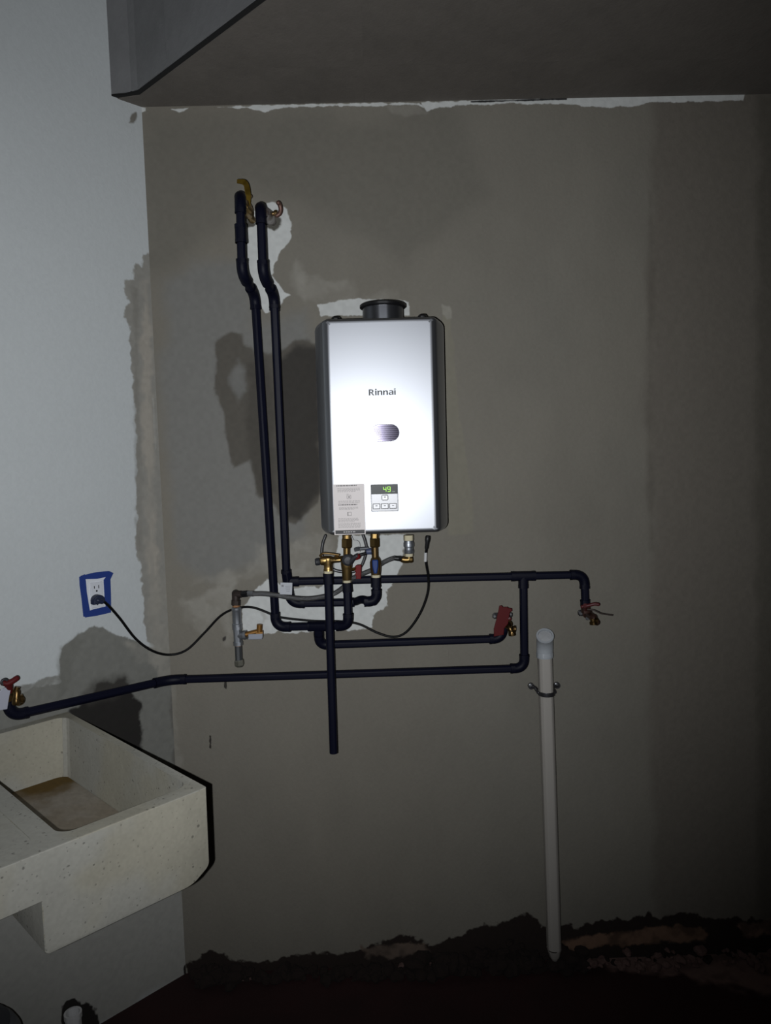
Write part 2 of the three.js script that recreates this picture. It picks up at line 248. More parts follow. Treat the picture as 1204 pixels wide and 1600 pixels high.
// left wall: white paint with grey render patched along the corner and above the trough
const LW = { x0: -2.66, w: 2.76 };
const leftTex = paintWall(LW.x0, 0, LW.w, CEIL, 2048, (x, y, c) => {
  const n = fbm(x * 3 + 11, y * 3, 4), g = vn(x * 140, y * 140), m = 0.93 + 0.08 * n + 0.04 * g;
  c[0] = 0.555 * m; c[1] = 0.585 * m; c[2] = 0.588 * m;
}, [
  { poly: [[-2.6, 0], [0.1, 0], [0.1, 0.9], [-0.6, 0.9], [-2.6, 0.9]], c: [0.4, 0.39, 0.35], soft: 0.02, rough: 0.03, a: 0.85, scale: 8 },
  { poly: [[-0.019, 2.219], [-0.027, 2.185], [-0.046, 2.193], [-0.055, 2.145], [-0.077, 2.134], [-0.089, 2.114], [-0.07, 2.077], [-0.088, 2.032], [-0.072, 2.008], [-0.075, 1.953], [-0.068, 1.77], [-0.077, 1.547], [-0.09, 1.36], [-0.076, 1.282], [-0.074, 1.167], [-0.075, 1.082], [0.074, 0.977], [0.143, 2.247]], c: [0.27, 0.26, 0.23], soft: 0.003, rough: 0.012, scale: 35, a: 0.95 },
  { poly: [[-0.027, 2.141], [-0.007, 2.144], [-0.018, 1.658], [-0.027, 1.275], [-0.025, 1.079], [-0.05, 1.084], [-0.055, 1.432], [-0.044, 1.845]], c: [0.385, 0.355, 0.305], soft: 0.01, rough: 0.02, scale: 26, a: 0.85, grain: 0.5, gx: 40, gy: 8 },
  { poly: [[-0.056, 2.119], [-0.04, 2.121], [-0.06, 1.771], [-0.061, 1.546], [-0.072, 1.358], [-0.088, 1.36], [-0.072, 1.77]], c: [0.2, 0.19, 0.165], soft: 0.006, rough: 0.012, scale: 30, a: 0.5, grain: 0.5, gx: 40, gy: 8 },
  { poly: [[-0.014, 1.806], [-0.008, 1.806], [-0.005, 1.734], [-0.008, 1.658], [-0.014, 1.651], [-0.014, 1.734]], c: [0.42, 0.42, 0.39], soft: 0.0025, rough: 0.004, scale: 40, a: 0.6, grain: 0.7, gx: 60, gy: 10 },
  { poly: [[-0.032, 2.61], [-0.018, 2.617], [-0.017, 2.604], [-0.026, 2.585], [-0.041, 2.582]], c: [0.2, 0.19, 0.165], soft: 0.003, rough: 0.004, scale: 60 },
  // render patch under the socket and above the trough
  { poly: [[-0.571, 1.054], [-0.483, 1.041], [-0.387, 1.041], [-0.333, 1.044], [-0.327, 1.087], [-0.318, 1.114], [-0.274, 1.148], [-0.226, 1.162], [-0.194, 1.138], [-0.107, 1.096], [-0.052, 1.061], [0.077, 1.026], [0.046, 0.446], [-0.594, 0.705]], c: [0.205, 0.205, 0.185], soft: 0.003, rough: 0.01, scale: 35 },
  { poly: [[-0.333, 1.044], [-0.327, 1.087], [-0.318, 1.114], [-0.274, 1.148], [-0.261, 1.127], [-0.296, 1.08], [-0.308, 0.993], [-0.337, 0.982]], c: [0.16, 0.16, 0.14], soft: 0.008, rough: 0.014, scale: 30, a: 0.5 },
  { poly: [[-0.451, 1.043], [-0.336, 1.043], [-0.334, 1.028], [-0.388, 1.024], [-0.437, 1.023]], c: WHITE, soft: 0.003, rough: 0.012, scale: 40, a: 0.4, grain: 0.7 },
  { poly: [[-0.048, 1.278], [0.011, 1.27], [0.003, 0.964], [-0.044, 0.965], [-0.073, 1.05]], c: SMEAR, soft: 0.008, rough: 0.02, scale: 30, a: 0.8, grain: 0.5 },
  { poly: [[-0.135, 1.094], [-0.079, 1.079], [-0.006, 1.04], [0.003, 0.978], [-0.055, 0.995], [-0.123, 1.061]], c: SMEAR, soft: 0.008, rough: 0.02, scale: 30, a: 0.7, grain: 0.6 },
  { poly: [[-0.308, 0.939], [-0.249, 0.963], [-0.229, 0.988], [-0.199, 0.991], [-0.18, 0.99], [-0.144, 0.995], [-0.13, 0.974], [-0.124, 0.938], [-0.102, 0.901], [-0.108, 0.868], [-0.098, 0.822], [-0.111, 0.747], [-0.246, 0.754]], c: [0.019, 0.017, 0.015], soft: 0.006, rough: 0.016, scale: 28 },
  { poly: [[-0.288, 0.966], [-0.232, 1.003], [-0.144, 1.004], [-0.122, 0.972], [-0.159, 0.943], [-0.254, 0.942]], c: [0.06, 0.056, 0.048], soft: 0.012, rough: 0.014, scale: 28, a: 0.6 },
  { poly: [[0, 0.914], [0.015, 0.91], [0.032, 0.701], [0.026, 0.244], [0.003, 0.254], [-0.005, 0.672]], c: [0.12, 0.11, 0.095], soft: 0.006, rough: 0.02, scale: 24, a: 0.6, grain: 0.5 },
  // rough-edged dark patch beside the pipe stub near the floor
  { poly: [[-0.382, 0.116], [-0.368, 0.126], [-0.347, 0.118], [-0.326, 0.094], [-0.309, 0.084], [-0.288, 0.052], [-0.279, 0.019], [-0.288, -0.073], [-0.39, -0.008]], c: [0.02, 0.017, 0.015], soft: 0.003, rough: 0.012, scale: 40 },
  { poly: [[-0.004, 0.025], [0.05, 0.017], [0.044, -0.11], [-0.135, -0.047], [-0.235, -0.031], [-0.349, -0.035], [-0.385, -0.049], [0.032, -0.323]], c: [0.02, 0.014, 0.012], soft: 0.003, rough: 0.012, scale: 36 },
]);
{
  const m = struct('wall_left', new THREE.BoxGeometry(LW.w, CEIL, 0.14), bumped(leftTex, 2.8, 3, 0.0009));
  const c = leftWorld(LW.x0 + LW.w / 2, CEIL / 2, -0.07); m.position.copy(c); m.rotation.y = TURN;
}
// floor: dark red painted cement, with a paler patch towards the right corner
const FL = { x0: -2.7, z0: -2.35, w: 5.1, h: 4.1 };
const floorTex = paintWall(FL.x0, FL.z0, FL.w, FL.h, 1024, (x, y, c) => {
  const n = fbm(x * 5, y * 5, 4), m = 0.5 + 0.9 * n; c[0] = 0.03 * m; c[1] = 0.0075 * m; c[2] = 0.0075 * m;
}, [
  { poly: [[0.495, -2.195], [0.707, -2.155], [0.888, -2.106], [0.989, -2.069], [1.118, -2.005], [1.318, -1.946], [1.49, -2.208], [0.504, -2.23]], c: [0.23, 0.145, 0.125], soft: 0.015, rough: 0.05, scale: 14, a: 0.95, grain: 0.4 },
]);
{
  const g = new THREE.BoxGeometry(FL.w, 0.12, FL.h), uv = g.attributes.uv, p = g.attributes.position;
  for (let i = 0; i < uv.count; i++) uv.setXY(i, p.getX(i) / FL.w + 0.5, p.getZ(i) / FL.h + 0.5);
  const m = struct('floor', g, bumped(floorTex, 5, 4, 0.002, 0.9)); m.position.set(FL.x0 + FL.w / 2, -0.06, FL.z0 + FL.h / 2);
}
// the rest of the room, behind and beside the camera
const shell = new THREE.MeshStandardMaterial({ color: new THREE.Color().setRGB(0.16, 0.152, 0.14), roughness: 0.95, bumpMap: plasterBump, bumpScale: 0.001 });
{
  const c = struct('ceiling', new THREE.BoxGeometry(FL.w, 0.12, FL.h), shell); c.position.set(FL.x0 + FL.w / 2, CEIL + 0.06, FL.z0 + FL.h / 2);
  const r = struct('wall_right', new THREE.BoxGeometry(0.12, CEIL, FL.h), shell); r.position.set(2.26, CEIL / 2, FL.z0 + FL.h / 2);
  const b = struct('wall_rear', new THREE.BoxGeometry(FL.w, CEIL, 0.12), shell); b.position.set(FL.x0 + FL.w / 2, CEIL / 2, 1.64);
  const s = struct('wall_side', new THREE.BoxGeometry(0.12, CEIL, 2.1), shell); s.position.set(-2.54, CEIL / 2, 0.6);
}
// dropped cement slab over the back wall: its edge leaves the left wall at a right angle
{
  const soffitTex = greyTexture(1024, (u, v) => { const m = 0.8 + 0.25 * fbm(u * 9, v * 9, 4) + 0.12 * fbm(u * 60, v * 40, 3); return [0.14 * m, 0.125 * m, 0.109 * m]; }, true);
  const faceTex = greyTexture(512, (u, v) => { const m = 0.8 + 0.25 * fbm(u * 9, v * 9, 4) + 0.12 * fbm(u * 60, v * 40, 3); return [0.185 * m, 0.187 * m, 0.19 * m]; }, true);
  const at = (x, n) => { const q = leftWorld(x, 0, n); return [q.x, -q.z]; };
  const plan = [at(-0.072, -0.1), at(-0.072, 0.0), at(-0.058, 0.025), at(-0.036, 0.06), at(-0.036, 2.75), [2.22, 0.2], [2.22, 2.25], [XC - 0.1, 2.25]];
  const ext = (pts, h, y) => { const g = new THREE.ExtrudeGeometry(new THREE.Shape(pts.map((p) => new THREE.Vector2(...p))), { depth: h, bevelEnabled: false }); g.rotateX(-Math.PI / 2); g.translate(0, y, 0); return g; };
  const sm = bumped(soffitTex, 1, 1, 0.0015); struct('ceiling_slab', ext(plan, CEIL - SOFFIT + 0.05, SOFFIT), sm);
  // the render on the slab's edge, a little thicker where it runs into the left wall; an open crack parts it from the slab
  const face = [at(-0.05, 2.75), at(-0.05, 0.075), at(-0.056, 0.05), at(-0.078, 0.02), at(-0.096, -0.01), at(-0.115, -0.05), at(-0.0725, -0.1), at(-0.0721, 0.0), at(-0.0581, 0.025), at(-0.0361, 0.06), at(-0.0361, 2.75)];
  struct('trim_1', ext(face, CEIL - SOFFIT + 0.03, SOFFIT + 0.007), bumped(faceTex, 1, 1, 0.0012));
  const seam = [at(-0.0475, 2.75), at(-0.0475, 0.07), at(-0.066, 0.03), at(-0.09, 0.0), at(-0.09, -0.05), at(-0.0722, -0.05), at(-0.0722, 0.0), at(-0.0582, 0.025), at(-0.0362, 0.06), at(-0.0362, 2.75)];
  struct('trim_2', ext(seam, 0.006, SOFFIT + 0.002), M.gap);
}
// the lamp itself, just outside the picture
{
  const g = new THREE.CylinderGeometry(0.004, 0.004, 0.003, 20).rotateX(Math.PI / 2);
  const m = struct('flash_lamp', g, new THREE.MeshStandardMaterial({ color: 0xffffff, emissive: 0xf4f8ff, emissiveIntensity: 2 })); m.position.set(LAMP.x, LAMP.y, LAMP.z + 0.006);
}
// broken render, soil and brick lying along the foot of the back wall
{
  const piece = (r) => { const g = new THREE.IcosahedronGeometry(r, 1), p = g.attributes.position; const ox = rnd() * 50; for (let i = 0; i < p.count; i++) { const x = p.getX(i), y = p.getY(i), z = p.getZ(i), k = 0.65 + 0.7 * vn(x / r * 1.3 + ox, y / r * 1.3 + z / r * 2.1 + 20); p.setXYZ(i, x * k * 1.35, y * k * 0.8, z * k); } g.computeVertexNormals(); g.rotateY(rnd() * 6); return g; };
  const heap = (name, label, mat, spots) => { const o = meshOf(name, spots.map(([x, y, z, r]) => piece(r).translate(x, y, z)), mat); o.userData = { label, category: 'rubble', kind: 'stuff' }; scene.add(o); return o; };
  const run = (n, x0, x1, h, r0, r1, dz = 0.09) => Array.from({ length: n }, () => { const x = x0 + (x1 - x0) * rnd(), r = r0 + (r1 - r0) * rnd() ** 2, z = BACK + 0.008 + r * 0.7 + rnd() * dz; const low = Math.max(0.2, 1 - (z - BACK) / 0.13); return [x, r * 0.5 + rnd() * h * low, z, r]; });
  heap('soil_rubble', 'dark soil and broken render heaped along the foot of the grey wall', M.earth, [...run(130, -0.6, 0.1, 0.014, 0.006, 0.02, 0.05), ...run(150, 0.05, 0.62, 0.05, 0.007, 0.024, 0.05), ...run(60, 0.6, 2.0, 0.03, 0.005, 0.014, 0.02), ...run(36, -0.6, -0.44, 0.03, 0.008, 0.022, 0.05), ...run(40, 0.3, 0.52, 0.085, 0.008, 0.016, 0.03)]);
  heap('brick_rubble', 'reddish brick crumbs lying among dark soil right of the drain pipe', M.pinkRubble, [...run(70, 0.58, 1.4, 0.035, 0.005, 0.016, 0.06), ...run(14, 0.02, 0.2, 0.02, 0.005, 0.01, 0.03), ...run(10, -0.56, -0.4, 0.01, 0.004, 0.008, 0.04)]);
}

/* ------------------------------------------------------------------ water heater */
const HX = 0.0235, HY = 1.694;
{
  const t = thing('water_heater', 'silver wall-mounted tankless water heater with lit digital display', 'water heater', [HX, HY - 0.289, BACK]);
  const ring = (hw, hh, r, z, n = 8) => { const o = []; for (let q = 0; q < 4; q++) { const sx = q === 0 || q === 3 ? 1 : -1, sy = q < 2 ? 1 : -1; for (let k = 0; k <= n; k++) { const a = q * Math.PI / 2 + k / n * Math.PI / 2; o.push([sx * (hw - r) + Math.cos(a) * r, 0.289 + sy * (hh - r) + Math.sin(a) * r, z]); } } return o; };
  const loft = (rings, cap) => {
    const pos = [], idx = [], m = rings[0].length; for (const r of rings) for (const p of r) pos.push(...p);
    for (let i = 0; i < rings.length - 1; i++) for (let j = 0; j < m; j++) { const a = i * m + j, b = i * m + (j + 1) % m; idx.push(a, b, a + m, b, b + m, a + m); }
    for (const [ri, flip] of cap) { const c = pos.length / 3, R = rings[ri]; pos.push(0, 0.289, R[0][2]); for (let j = 0; j < m; j++) { const a = ri * m + j, b = ri * m + (j + 1) % m; flip ? idx.push(b, a, c) : idx.push(a, b, c); } }
    const g = new THREE.BufferGeometry(); g.setAttribute('position', new THREE.Float32BufferAttribute(pos, 3)); g.setIndex(idx); g.computeVertexNormals(); return g;
  };
  part(t, 'back_casing', loft([ring(0.174, 0.2865, 0.02, 0.002), ring(0.174, 0.2865, 0.02, 0.06)], [[0, true], [1, false]]), M.darkCase, 'dark back casing');
  const crease = (g) => toCreasedNormals(g, 0.5);
  const flat = new THREE.ShapeGeometry(new THREE.Shape(ring(0.132, 0.274, 0.006, 0).map((p) => new THREE.Vector2(p[0], p[1])))).translate(0, 0, 0.24);
  const front = part(t, 'front_cover', [flat, crease(loft([ring(0.177, 0.289, 0.024, 0.045), ring(0.177, 0.289, 0.024, 0.165), ring(0.1755, 0.2885, 0.024, 0.178), ring(0.172, 0.288, 0.023, 0.19), ring(0.1655, 0.288, 0.021, 0.206), ring(0.159, 0.288, 0.018, 0.219), ring(0.1535, 0.2873, 0.014, 0.2285), ring(0.149, 0.2855, 0.01, 0.2345), ring(0.145, 0.2835, 0.008, 0.2375), ring(0.14, 0.2815, 0.007, 0.2393), ring(0.137, 0.279, 0.006, 0.24), ring(0.132, 0.274, 0.006, 0.24)], [[0, true]]))], M.silver);
  void front;
  const Z = 0.24;
  // flue collar on top
  part(t, 'flue_collar', [lathe([0.012, 0.57, 0.125], UP, [[0.059, 0], [0.059, 0.012], [0.057, 0.014], [0.057, 0.058], [0.052, 0.058], [0.05, 0.01]], 48)], plain([0.16, 0.165, 0.18], 0.34, 0.9), 'round steel flue collar');
  part(t, 'collar_rim', [lathe([0.012, 0.621, 0.125], UP, [[0.05, 0], [0.061, 0], [0.0645, 0.003], [0.0645, 0.009], [0.061, 0.012], [0.05, 0.012], [0.05, 0]], 48)], M.black, 'black rim seal');
  for (const x of [-0.117, 0.117]) part(t, 'mounting_lug', [lathe([x, 0.572, 0.19], UP, [[0.013, 0], [0.013, 0.013], [0.009, 0.018], [0, 0.019]], 18)], M.black);
  // maker's name
  const font = await new FontLoader().loadAsync('fonts/droid/droid_sans_bold.typeface.json');
  const glyphs = [], lp = V([-0.01, 1.778, -1.96]); let pen = 0;
  for (const ch of 'Rinnai') { const g = new TextGeometry(ch, { font, size: 0.0162, depth: 0.0008, curveSegments: 6, bevelEnabled: false }); g.computeBoundingBox(); const b = g.boundingBox, k = 1.0; g.translate(-b.min.x, 0, 0).scale(k, 1, 1).translate(pen, 0, 0); pen += (b.max.x - b.min.x) * k + 0.0013; glyphs.push(g); }
  const fit = 0.0735 / pen; part(t, 'logo', glyphs.map((g) => g.scale(fit, 1, 1).translate(lp.x - HX, lp.y - HY + 0.289, Z - 0.0002)), plain([0.11, 0.115, 0.12], 0.5), 'grey lettering Rinnai');
  // oval sight window with ridges
  const wc = V([0.03, 1.678, -1.96]), wx = wc.x - HX, wy = wc.y - HY + 0.289;
  const pill = (hw, hh) => { const s = new THREE.Shape(); s.moveTo(-hw + hh, -hh); s.lineTo(hw - hh, -hh); s.absarc(hw - hh, 0, hh, -Math.PI / 2, Math.PI / 2); s.lineTo(-hw + hh, hh); s.absarc(-hw + hh, 0, hh, Math.PI / 2, Math.PI * 1.5); return s; };
  const rim = pill(0.0388, 0.0228); rim.holes.push(pill(0.0376, 0.0216));
  const win = part(t, 'vent_window', new THREE.ExtrudeGeometry(rim, { depth: 0.0012, bevelEnabled: false, curveSegments: 24 }).translate(wx, wy, Z), plain([0.02, 0.02, 0.025], 0.8, 0, { specularIntensity: 0.2 }));
  const bowed = new THREE.PlaneGeometry(2, 2, 60, 24); { const p = bowed.attributes.position; for (let i = 0; i < p.count; i++) { const u = p.getX(i), v = p.getY(i), hy = 0.0218, hx = 0.0378, y = v * hy, end = hx - hy + Math.sqrt(Math.max(0, hy * hy - y * y)), x = u * end, k = (x + hx) / (2 * hx); p.setXYZ(i, wx + x, wy + y, Z + 0.0057 - 0.0055 * k * k - 0.0002); } bowed.computeVertexNormals(); }
  const pane = plain([0.17, 0.155, 0.21], 0.27, 0.94);
  part(win, 'pane', bowed, pane, 'bowed metallic pane');
  for (let k = -3; k <= 3; k++) { const pts = []; for (let i = 0; i <= 14; i++) { const hx = 0.0378, y = k * 0.0054, end = 0.016 + Math.sqrt(0.0218 ** 2 - y * y) - 0.002, x = -end + 2 * end * i / 14, q = (x + hx) / (2 * hx); pts.push([wx + x, wy + y, Z + 0.0057 - 0.0055 * q * q - 0.0003]); } part(win, 'ridge', tube(pts, 0.0007, 30, 8), pane); }
  // instruction sticker
  const cv = document.createElement('canvas'); cv.width = 256; cv.height = 432; const cx = cv.getContext('2d');
  cx.fillStyle = '#e9e1de'; cx.fillRect(0, 0, 256, 432);
  const lines = (y, n, dy, x0, x1, c, h) => { for (let k = 0; k < n; k++) { let x = x0; const end = x1 - (k === n - 1 ? 40 * rnd() : 0); while (x < end) { const w = 6 + rnd() * 16; cx.fillStyle = c; cx.fillRect(x, y + k * dy, Math.min(w, end - x), h); x += w + 4; } } };
  lines(8, 1, 10, 26, 228, '#6f6a69', 9); lines(34, 4, 9, 36, 218, '#a39d9b', 4); lines(84, 1, 9, 108, 150, '#a39d9b', 4);
  cx.strokeStyle = '#8b8584'; cx.lineWidth = 3; cx.strokeRect(112, 96, 32, 28); cx.fillStyle = '#8b8584'; cx.fillRect(122, 104, 14, 12);
  lines(142, 3, 9, 40, 216, '#aaa4a2', 4); lines(172, 1, 10, 40, 220, '#6f6a69', 9); lines(196, 3, 9, 44, 200, '#a39d9b', 4);
  cx.strokeRect(112, 240, 30, 30); cx.fillRect(112, 240, 8, 30); lines(292, 4, 9, 34, 200, '#a39d9b', 4); lines(334, 5, 9, 34, 216, '#aaa4a2', 4);
  cx.fillStyle = '#141415'; cx.fillRect(8, 394, 240, 32); lines(405, 1, 9, 74, 186, '#b9b6b4', 9);
  const tex = new THREE.CanvasTexture(cv); tex.colorSpace = THREE.SRGBColorSpace;
  const s0 = V([-0.113, 1.408, -1.96]), s1 = V([-0.029, 1.544, -1.96]);
  const st = new THREE.BoxGeometry(s1.x - s0.x, s1.y - s0.y, 0.0008);
  part(t, 'sticker', st.translate((s0.x + s1.x) / 2 - HX, (s0.y + s1.y) / 2 - HY + 0.289, Z + 0.0006), new THREE.MeshStandardMaterial({ map: tex, roughness: 0.5 }), 'beige instruction sticker with a black strip at its foot');
  // control panel
  const c0 = V([-0.012, 1.468, -1.96]), c1 = V([0.061, 1.541, -1.96]), pw = c1.x - c0.x, ph = c1.y - c0.y, px = (c0.x + c1.x) / 2 - HX, py = (c0.y + c1.y) / 2 - HY + 0.289;
  const panel = part(t, 'control_panel', box(pw, ph, 0.005, 0.002).translate(px, py, Z + 0.0015), plain([0.4, 0.4, 0.41], 0.4, 0.3), 'control panel with display and buttons');
  part(panel, 'screen', box(pw * 0.975, ph * 0.345, 0.002, 0.0008).translate(px, py + ph * 0.315, Z + 0.004), plain([0.012, 0.019, 0.016], 0.34, 0, { specularIntensity: 0.35 }), 'black display screen');
  const lit = new THREE.MeshStandardMaterial({ color: 0x20301a, emissive: 0xb8ff70, emissiveIntensity: 1.1 });
  const seg = (ch, ox, oy, w, h) => { const b = 0.0017, o = []; const H = (y) => new THREE.BoxGeometry(w, b, 0.0006).translate(ox, oy + y, 0), U = (x, y) => new THREE.BoxGeometry(b, h / 2, 0.0006).translate(ox + x, oy + y, 0); const S = { 4: 'fgbc', 9: 'abcdfg' }[ch]; const A = { a: () => H(h / 2), g: () => H(0), d: () => H(-h / 2), f: () => U(-w / 2, h / 4), b: () => U(w / 2, h / 4), c: () => U(w / 2, -h / 4), e: () => U(-w / 2, -h / 4) }; for (const k of S) o.push(A[k]()); return o; };
  part(panel, 'digits', [...seg('4', px + 0.001, py + ph * 0.315, 0.0072, 0.0125), ...seg('9', px + 0.0122, py + ph * 0.315, 0.0072, 0.0125)].map((g) => g.translate(0, 0, Z + 0.0053)), lit, 'glowing green digits 49');
  part(panel, 'digits', [new THREE.BoxGeometry(0.008, 0.0012, 0.0005).translate(px + 0.0245, py + ph * 0.225, Z + 0.0052)], plain([0.5, 0.55, 0.5], 0.5), 'small unit mark');
  const key = plain([0.46, 0.46, 0.47], 0.4, 0.3), mark = plain([0.08, 0.08, 0.085], 0.5);
  const button = (x, y, w, h, r) => { const edge = part(panel, 'button', box(w, h, 0.003, Math.min(r, 0.0014)).translate(x, y, Z + 0.0042), key); part(edge, 'button_outline', slabRing(w * 1.1, h * 1.12, r).translate(x, y, Z + 0.0036), mark); part(edge, 'button_mark', new THREE.BoxGeometry(w * 0.3, h * 0.16, 0.0006).translate(x, y + h * 0.1, Z + 0.0058), mark); };
  function slabRing(w, h, r) { const rr = (w, h) => { const s = new THREE.Shape(); s.moveTo(-w / 2 + r, -h / 2); s.lineTo(w / 2 - r, -h / 2); s.quadraticCurveTo(w / 2, -h / 2, w / 2, -h / 2 + r); s.lineTo(w / 2, h / 2 - r); s.quadraticCurveTo(w / 2, h / 2, w / 2 - r, h / 2); s.lineTo(-w / 2 + r, h / 2); s.quadraticCurveTo(-w / 2, h / 2, -w / 2, h / 2 - r); s.lineTo(-w / 2, -h / 2 + r); s.quadraticCurveTo(-w / 2, -h / 2, -w / 2 + r, -h / 2); return s; }; const s = rr(w, h); s.holes.push(rr(w - 0.0016, h - 0.0016)); return new THREE.ExtrudeGeometry(s, { depth: 0.001, bevelEnabled: false }); }
  button(px + 0.001, py + ph * 0.01, 0.0165, 0.0135, 0.004);
  for (const k of [-1, 0, 1]) button(px + k * 0.0222, py - ph * 0.305, 0.0185, 0.0135, 0.0015);
  part(t, 'screw', [lathe([0.15, 0.0115, 0.2], [0.6, 0, 0.8], [[0.0035, 0], [0.0035, 0.012], [0, 0.013]], 12)], M.steel);
}

/* ------------------------------------------------------------------ water pipes */
const R = 0.0121, RF = 0.015;
const lerp = (a, b, t) => a.clone().lerp(b, t);
const toward = (a, b, d) => a.clone().add(b.clone().sub(a).normalize().multiplyScalar(d));
function elbow(t, a, c, b, r = 0.042) {                         // bend at c from a towards b, with a socket at each end
  a = V(a); c = V(c); b = V(b); const p = toward(c, a, r), q = toward(c, b, r), pts = [];
  const i0 = toward(c, a, r * 0.72), i1 = toward(c, b, r * 0.72);
  for (let k = 0; k <= 12; k++) { const s = k / 12; pts.push(new THREE.Vector3().addScaledVector(i0, (1 - s) ** 2).addScaledVector(c, 2 * s * (1 - s)).addScaledVector(i1, s * s)); }
  partW(t, 'elbow', [tube(pts, RF, 16, 22), cyl(lerp(p, c, 0.3), p, RF, RF), cyl(lerp(q, c, 0.3), q, RF, RF), cyl(lerp(p, c, 0.14), p, RF * 1.035), cyl(lerp(q, c, 0.14), q, RF * 1.035)], M.navyFit);
}
const run = (t, a, b) => partW(t, 'pipe', [cyl(toward(V(a), V(b), 0.022), toward(V(b), V(a), 0.022), R)], M.navy);
function tee(t, a, c, b, s, r = 0.036) {
  a = V(a); c = V(c); b = V(b); s = V(s);
  const A = toward(c, a, r), B = toward(c, b, r), S = toward(c, s, r);
  partW(t, 'tee', [cyl(A, B, RF), cyl(c, S, RF), cyl(A, lerp(A, c, 0.3), RF * 1.035), cyl(B, lerp(B, c, 0.3), RF * 1.035), cyl(S, lerp(S, c, 0.3), RF * 1.035)], M.navyFit);
}
const coupling = (t, a, b, r = RF) => { a = V(a); b = V(b); partW(t, 'coupling', [cyl(a, b, r * 0.97), cyl(a, lerp(a, b, 0.2), r), cyl(b, lerp(b, a, 0.2), r)], M.navyFit); };
{ // pipe from the upper left valve down to the hot outlet and the red tap
  const t = thing('water_pipe', 'left one of the two dark navy rising pipes, running to the red tap', 'pipe', [-0.326, 2.07, -2.14]);
  const a0 = [-0.336, 2.311, -2], a0b = [-0.353, 2.346, -2.1], a1 = [-0.339, 2.112, -2], a2 = [-0.323, 2.076, -2.1], a3 = [-0.306, 1.118, -2.14];
  elbow(t, a0b, a0, a1); run(t, a0, a1); coupling(t, [-0.338, 2.24, -2], [-0.338, 2.192, -2], 0.0162); elbow(t, a0, a1, a2, 0.038); run(t, a1, a2); elbow(t, a1, a2, a3, 0.038); run(t, a2, a3);
  const b1 = [-0.179, 1.121, -2.125], b2 = [-0.089, 1.126, -2.095], b3 = [-0.089, 1.263, -2.095], b4 = [-0.179, 1.06, -2.14], b5 = [0.366, 1.06, -2.15], b6 = [0.375, 1.11, -2.15];
  elbow(t, a2, a3, b1, 0.044); run(t, a3, b1); tee(t, a3, b1, b2, b4, 0.03); run(t, b1, b2); elbow(t, b1, b2, b3, 0.036); run(t, b2, b3); coupling(t, [-0.088, 1.226, -2.095], [-0.089, 1.254, -2.095]);
  run(t, b1, b4); elbow(t, b1, b4, b5, 0.036); run(t, b4, b5); elbow(t, b4, b5, b6, 0.036); 
}
{ // cold pipe: right of the pair, branching along the wall in both directions
  const t = thing('water_pipe', 'right one of the two dark navy rising pipes, branching along the wall to the trough', 'pipe', [-0.272, 2.051, -2.14]);
  const a0 = [-0.283, 2.282, -2], a0b = [-0.297, 2.315, -2.1], a1 = [-0.283, 2.107, -2], a2 = [-0.268, 2.072, -2.09], a3 = [-0.271, 1.251, -2.155], a4 = [-0.26, 1.185, -2.155];
  elbow(t, a0b, a0, a1); run(t, a0, a1); elbow(t, a0, a1, a2, 0.038); run(t, a1, a2); elbow(t, a1, a2, a3, 0.034); coupling(t, [-0.268, 2.056, -2.095], [-0.269, 2.032, -2.097]); run(t, a2, a3);
  const c1 = [0.435, 1.247, -2.155], c2 = [0.618, 1.246, -2.155], c3 = [0.621, 1.154, -2.155], d1 = [0.435, 0.966, -2.155], d2 = [-0.633, 0.964, -2.155], d3 = [-0.946, 0.98, -1.832], d4 = [-0.951, 1.044, -1.827];
  tee(t, a2, a3, a4, c1); run(t, a3, c1); tee(t, a3, c1, c2, d1); run(t, c1, c2); elbow(t, c1, c2, c3); run(t, c2, [0.622, 1.125, -2.155]); coupling(t, [0.62, 1.17, -2.155], [0.621, 1.152, -2.155]);
  run(t, c1, d1); elbow(t, c1, d1, d2); run(t, d1, d2); elbow(t, d1, d2, d3, 0.05); run(t, d2, d3); elbow(t, d2, d3, d4, 0.042);
  const e1 = [-0.078, 1.183, -2.155], e2 = [-0.005, 1.194, -2.1], e3 = [-0.005, 1.266, -2.1];
  run(t, a3, a4); elbow(t, a3, a4, e1, 0.04); run(t, a4, e1);
  partW(t, 'crossover_bend', [tube([[-0.082, 1.183, -2.155], [-0.067, 1.186, -2.15], [-0.05, 1.197, -2.12], [-0.031, 1.197, -2.1], [-0.013, 1.194, -2.1]], R, 40, 20), cyl([-0.086, 1.183, -2.155], [-0.072, 1.183, -2.154], RF * 0.96)], M.navyFit);
  elbow(t, [-0.039, 1.195, -2.1], e2, e3, 0.036); run(t, e2, e3); coupling(t, [-0.006, 1.237, -2.1], [-0.005, 1.266, -2.1]);
}
{ // relief pipe, open at its foot
  const t = thing('drain_pipe', 'short dark navy plastic pipe hanging straight down from the brass relief valve, open below', 'pipe', [-0.143, 0.754, -2.075]);
  const a = V([-0.142, 1.285, -2.075]), b = V([-0.143, 0.755, -2.075]);
  coupling(t, [-0.142, 1.285, -2.075], [-0.141, 1.255, -2.075]);
  const d = b.clone().sub(a), L = d.length();
  partW(t, 'pipe', [lathe(a, d, [[0.004, 0], [R, 0], [R, L], [R - 0.004, L], [R - 0.004, L - 0.06], [0, L - 0.06]], 28)], M.navy);
}

